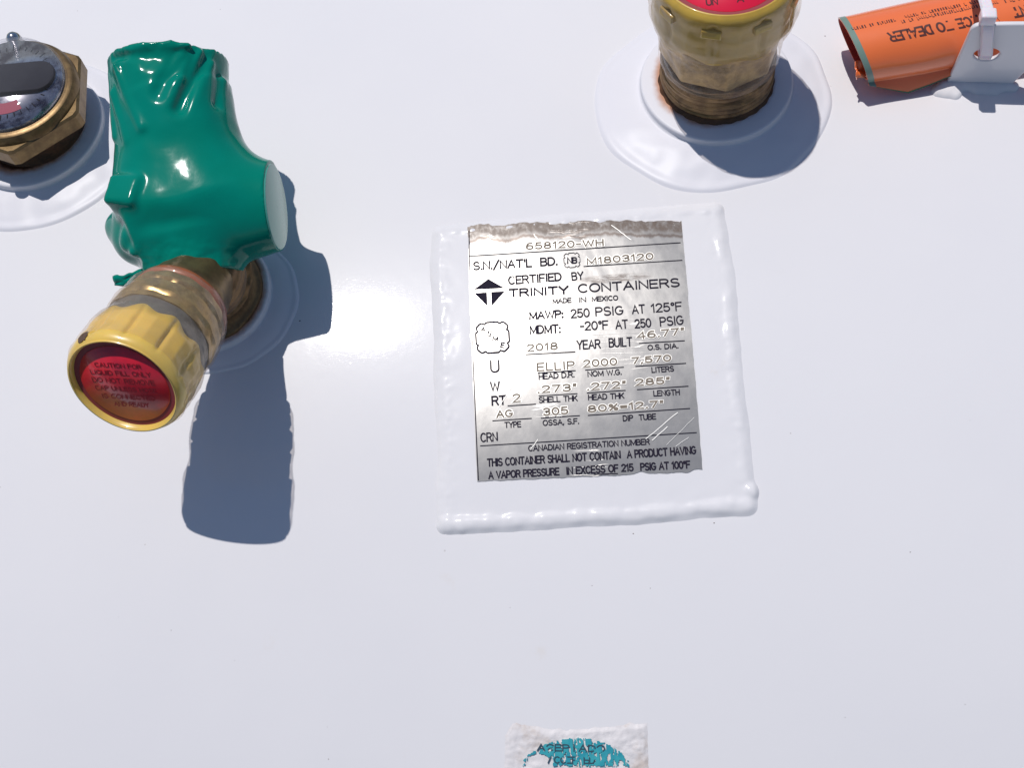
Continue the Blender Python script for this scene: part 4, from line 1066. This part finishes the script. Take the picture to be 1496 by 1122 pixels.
# crumpled scrap of the same card sticking out of the open end
V = []
for j in range(8):
    for i in range(8):
        u, v = i / 7, j / 7; V.append((-37.0 + 4 * u + .8 * noise.noise(Vector((u * 3, v * 3, 2))), 4.0 + 4.5 * v + 1.0 * noise.noise(Vector((u * 3, v * 4, 0))), 9.5 + 4.5 * v * (1 - .3 * u) + 1.2 * math.sin(v * 6 + u * 2)))
o = mesh('curled_scrap', V, grid_faces(8, 8), ORANGE, tg); so_ = o.modifiers.new('thickness', 'SOLIDIFY'); so_.thickness = .4 * MM

tie = T('cable_tie', 'pale nylon cable tie looped through the white lug and over the orange roll', 'cable tie', M_LUG)
def ribbon(path, wdir, w, t, name, mat, parent, ribs=False):
    P = np.array(path, float); V = []; F = []; n_ = len(P); wd = np.array(wdir, float)
    for i in range(n_):
        d = P[min(i + 1, n_ - 1)] - P[max(i - 1, 0)]; d /= np.linalg.norm(d); nn = np.cross(wd, d); nn /= np.linalg.norm(nn)
        tt = t * (1 + (.35 if ribs and i % 2 else 0))
        for a_, b_ in ((-1, 0), (-.75, 1), (.75, 1), (1, 0), (.75, -1), (-.75, -1)): V.append(P[i] + wd * a_ * w / 2 + nn * b_ * (tt if b_ > 0 else t) / 2)
    F = grid_faces(6, n_, True); F.append(tuple(range(5, -1, -1))); F.append(tuple(range((n_ - 1) * 6, n_ * 6)))
    return mesh(name, V, F, mat, parent, smooth=True, sharp=50)
ctrl = [(5.2, 4.5, 15.5), (5.2, 2.0, 15.2), (5.1, -.8, 16.2), (4.8, -1.7, 19), (3.4, -1.9, 25), (2.0, -1.7, 32), (1.2, .5, 36), (.6, 6, 36.0), (0, 14, 33.5), (0, 24, 31), (0, 33.5, 25), (0, 36.5, 15), (1.5, 31, 4), (3, 20, .9), (4.4, 9, 5.0), (5.2, 5.0, 12.0), (5.2, 4.0, 15.0)]
old = [(5.2, 4.5, 15.5), (5.2, 2.0, 15.2), (5.1, -.8, 16.2), (5.0, -1.7, 19), (4.9, -1.9, 25), (4.7, -1.7, 32), (4.4, -.8, 37), (4.0, 2.5, 39.5), (3.6, 9, 38.5), (3.4, 17, 34), (3.3, 25, 26), (3.3, 29.5, 16), (3.5, 27, 7), (4.2, 18, .9), (4.8, 9, 5.0), (5.2, 4.5, 12.0), (5.2, 4.0, 15.0)]
pp = []
Pc = [np.array(q) for q in ctrl]
for i in range(len(Pc) - 1):
    a_, b_, c_, d_ = Pc[max(i - 1, 0)], Pc[i], Pc[i + 1], Pc[min(i + 2, len(Pc) - 1)]
    for t in np.linspace(0, 1, 10, endpoint=False): pp.append(.5 * ((2 * b_) + (-a_ + c_) * t + (2 * a_ - 5 * b_ + 4 * c_ - d_) * t * t + (-a_ + 3 * b_ - 3 * c_ + d_) * t ** 3))
ribbon(pp, (1, 0, 0), 4.2, 1.2, 'strap', NYLON, tie, ribs=True)
V = []; 
o = mesh('locking_head', [(-1.2 + a_ * 5.0, -2.2 + b_ * 4.4, 33.0 + c_ * 4.4) for a_ in (0, 1) for b_ in (0, 1) for c_ in (0, 1)], [(0, 1, 3, 2), (4, 6, 7, 5), (0, 4, 5, 1), (2, 3, 7, 6), (0, 2, 6, 4), (1, 5, 7, 3)], NYLON, tie)
b_ = o.modifiers.new('round', 'BEVEL'); b_.width = .7 * MM; b_.segments = 3
bpy.data.objects.remove(o) if False else None

# stray dirt specks on the shell: real crumbs, one body of grit
V = []; F = []
spots = [(-149.6, -156.9, .35), (-141.1, -185.3, .35), (-91.1, -228.9, .35), (-91.0, -218.9, .25), (11.0, -164.2, .5), (64.3, -135.2, .35), (97.3, -175.8, .35), (-120.3, -196.3, .25), (-3.4, -179.8, .3), (15.0, -181.8, .28), (71.9, -225.3, .25), (-193.7, 69.6, .3), (-134.1, 62.1, .3), (96.5, 17.6, .5), (-30.1, -185, .25), (108.7, -223.4, .3), (37, -162.5, .45), (-97, -83, .7), (-104, -90, .5), (92, -2, .3), (95, -6, .25)]
for x, s, r_ in spots:
    k = len(V); m_ = 7
    for i in range(m_): a_ = 2 * math.pi * i / m_; q = r_ * .42 * random.uniform(.55, 1.25); V.append(W(x + q * 1.3 * math.cos(a_), s + q * math.sin(a_), .0))
    V.append(W(x, s, r_ * .35))
    for i in range(m_): F.append((k + i, k + (i + 1) % m_, k + m_))
gr = mesh('dirt_specks', V, F, SMUT, tank, world_coords=True, smooth=False)
gr['kind'] = 'stuff'
bpy.context.view_layer.update()
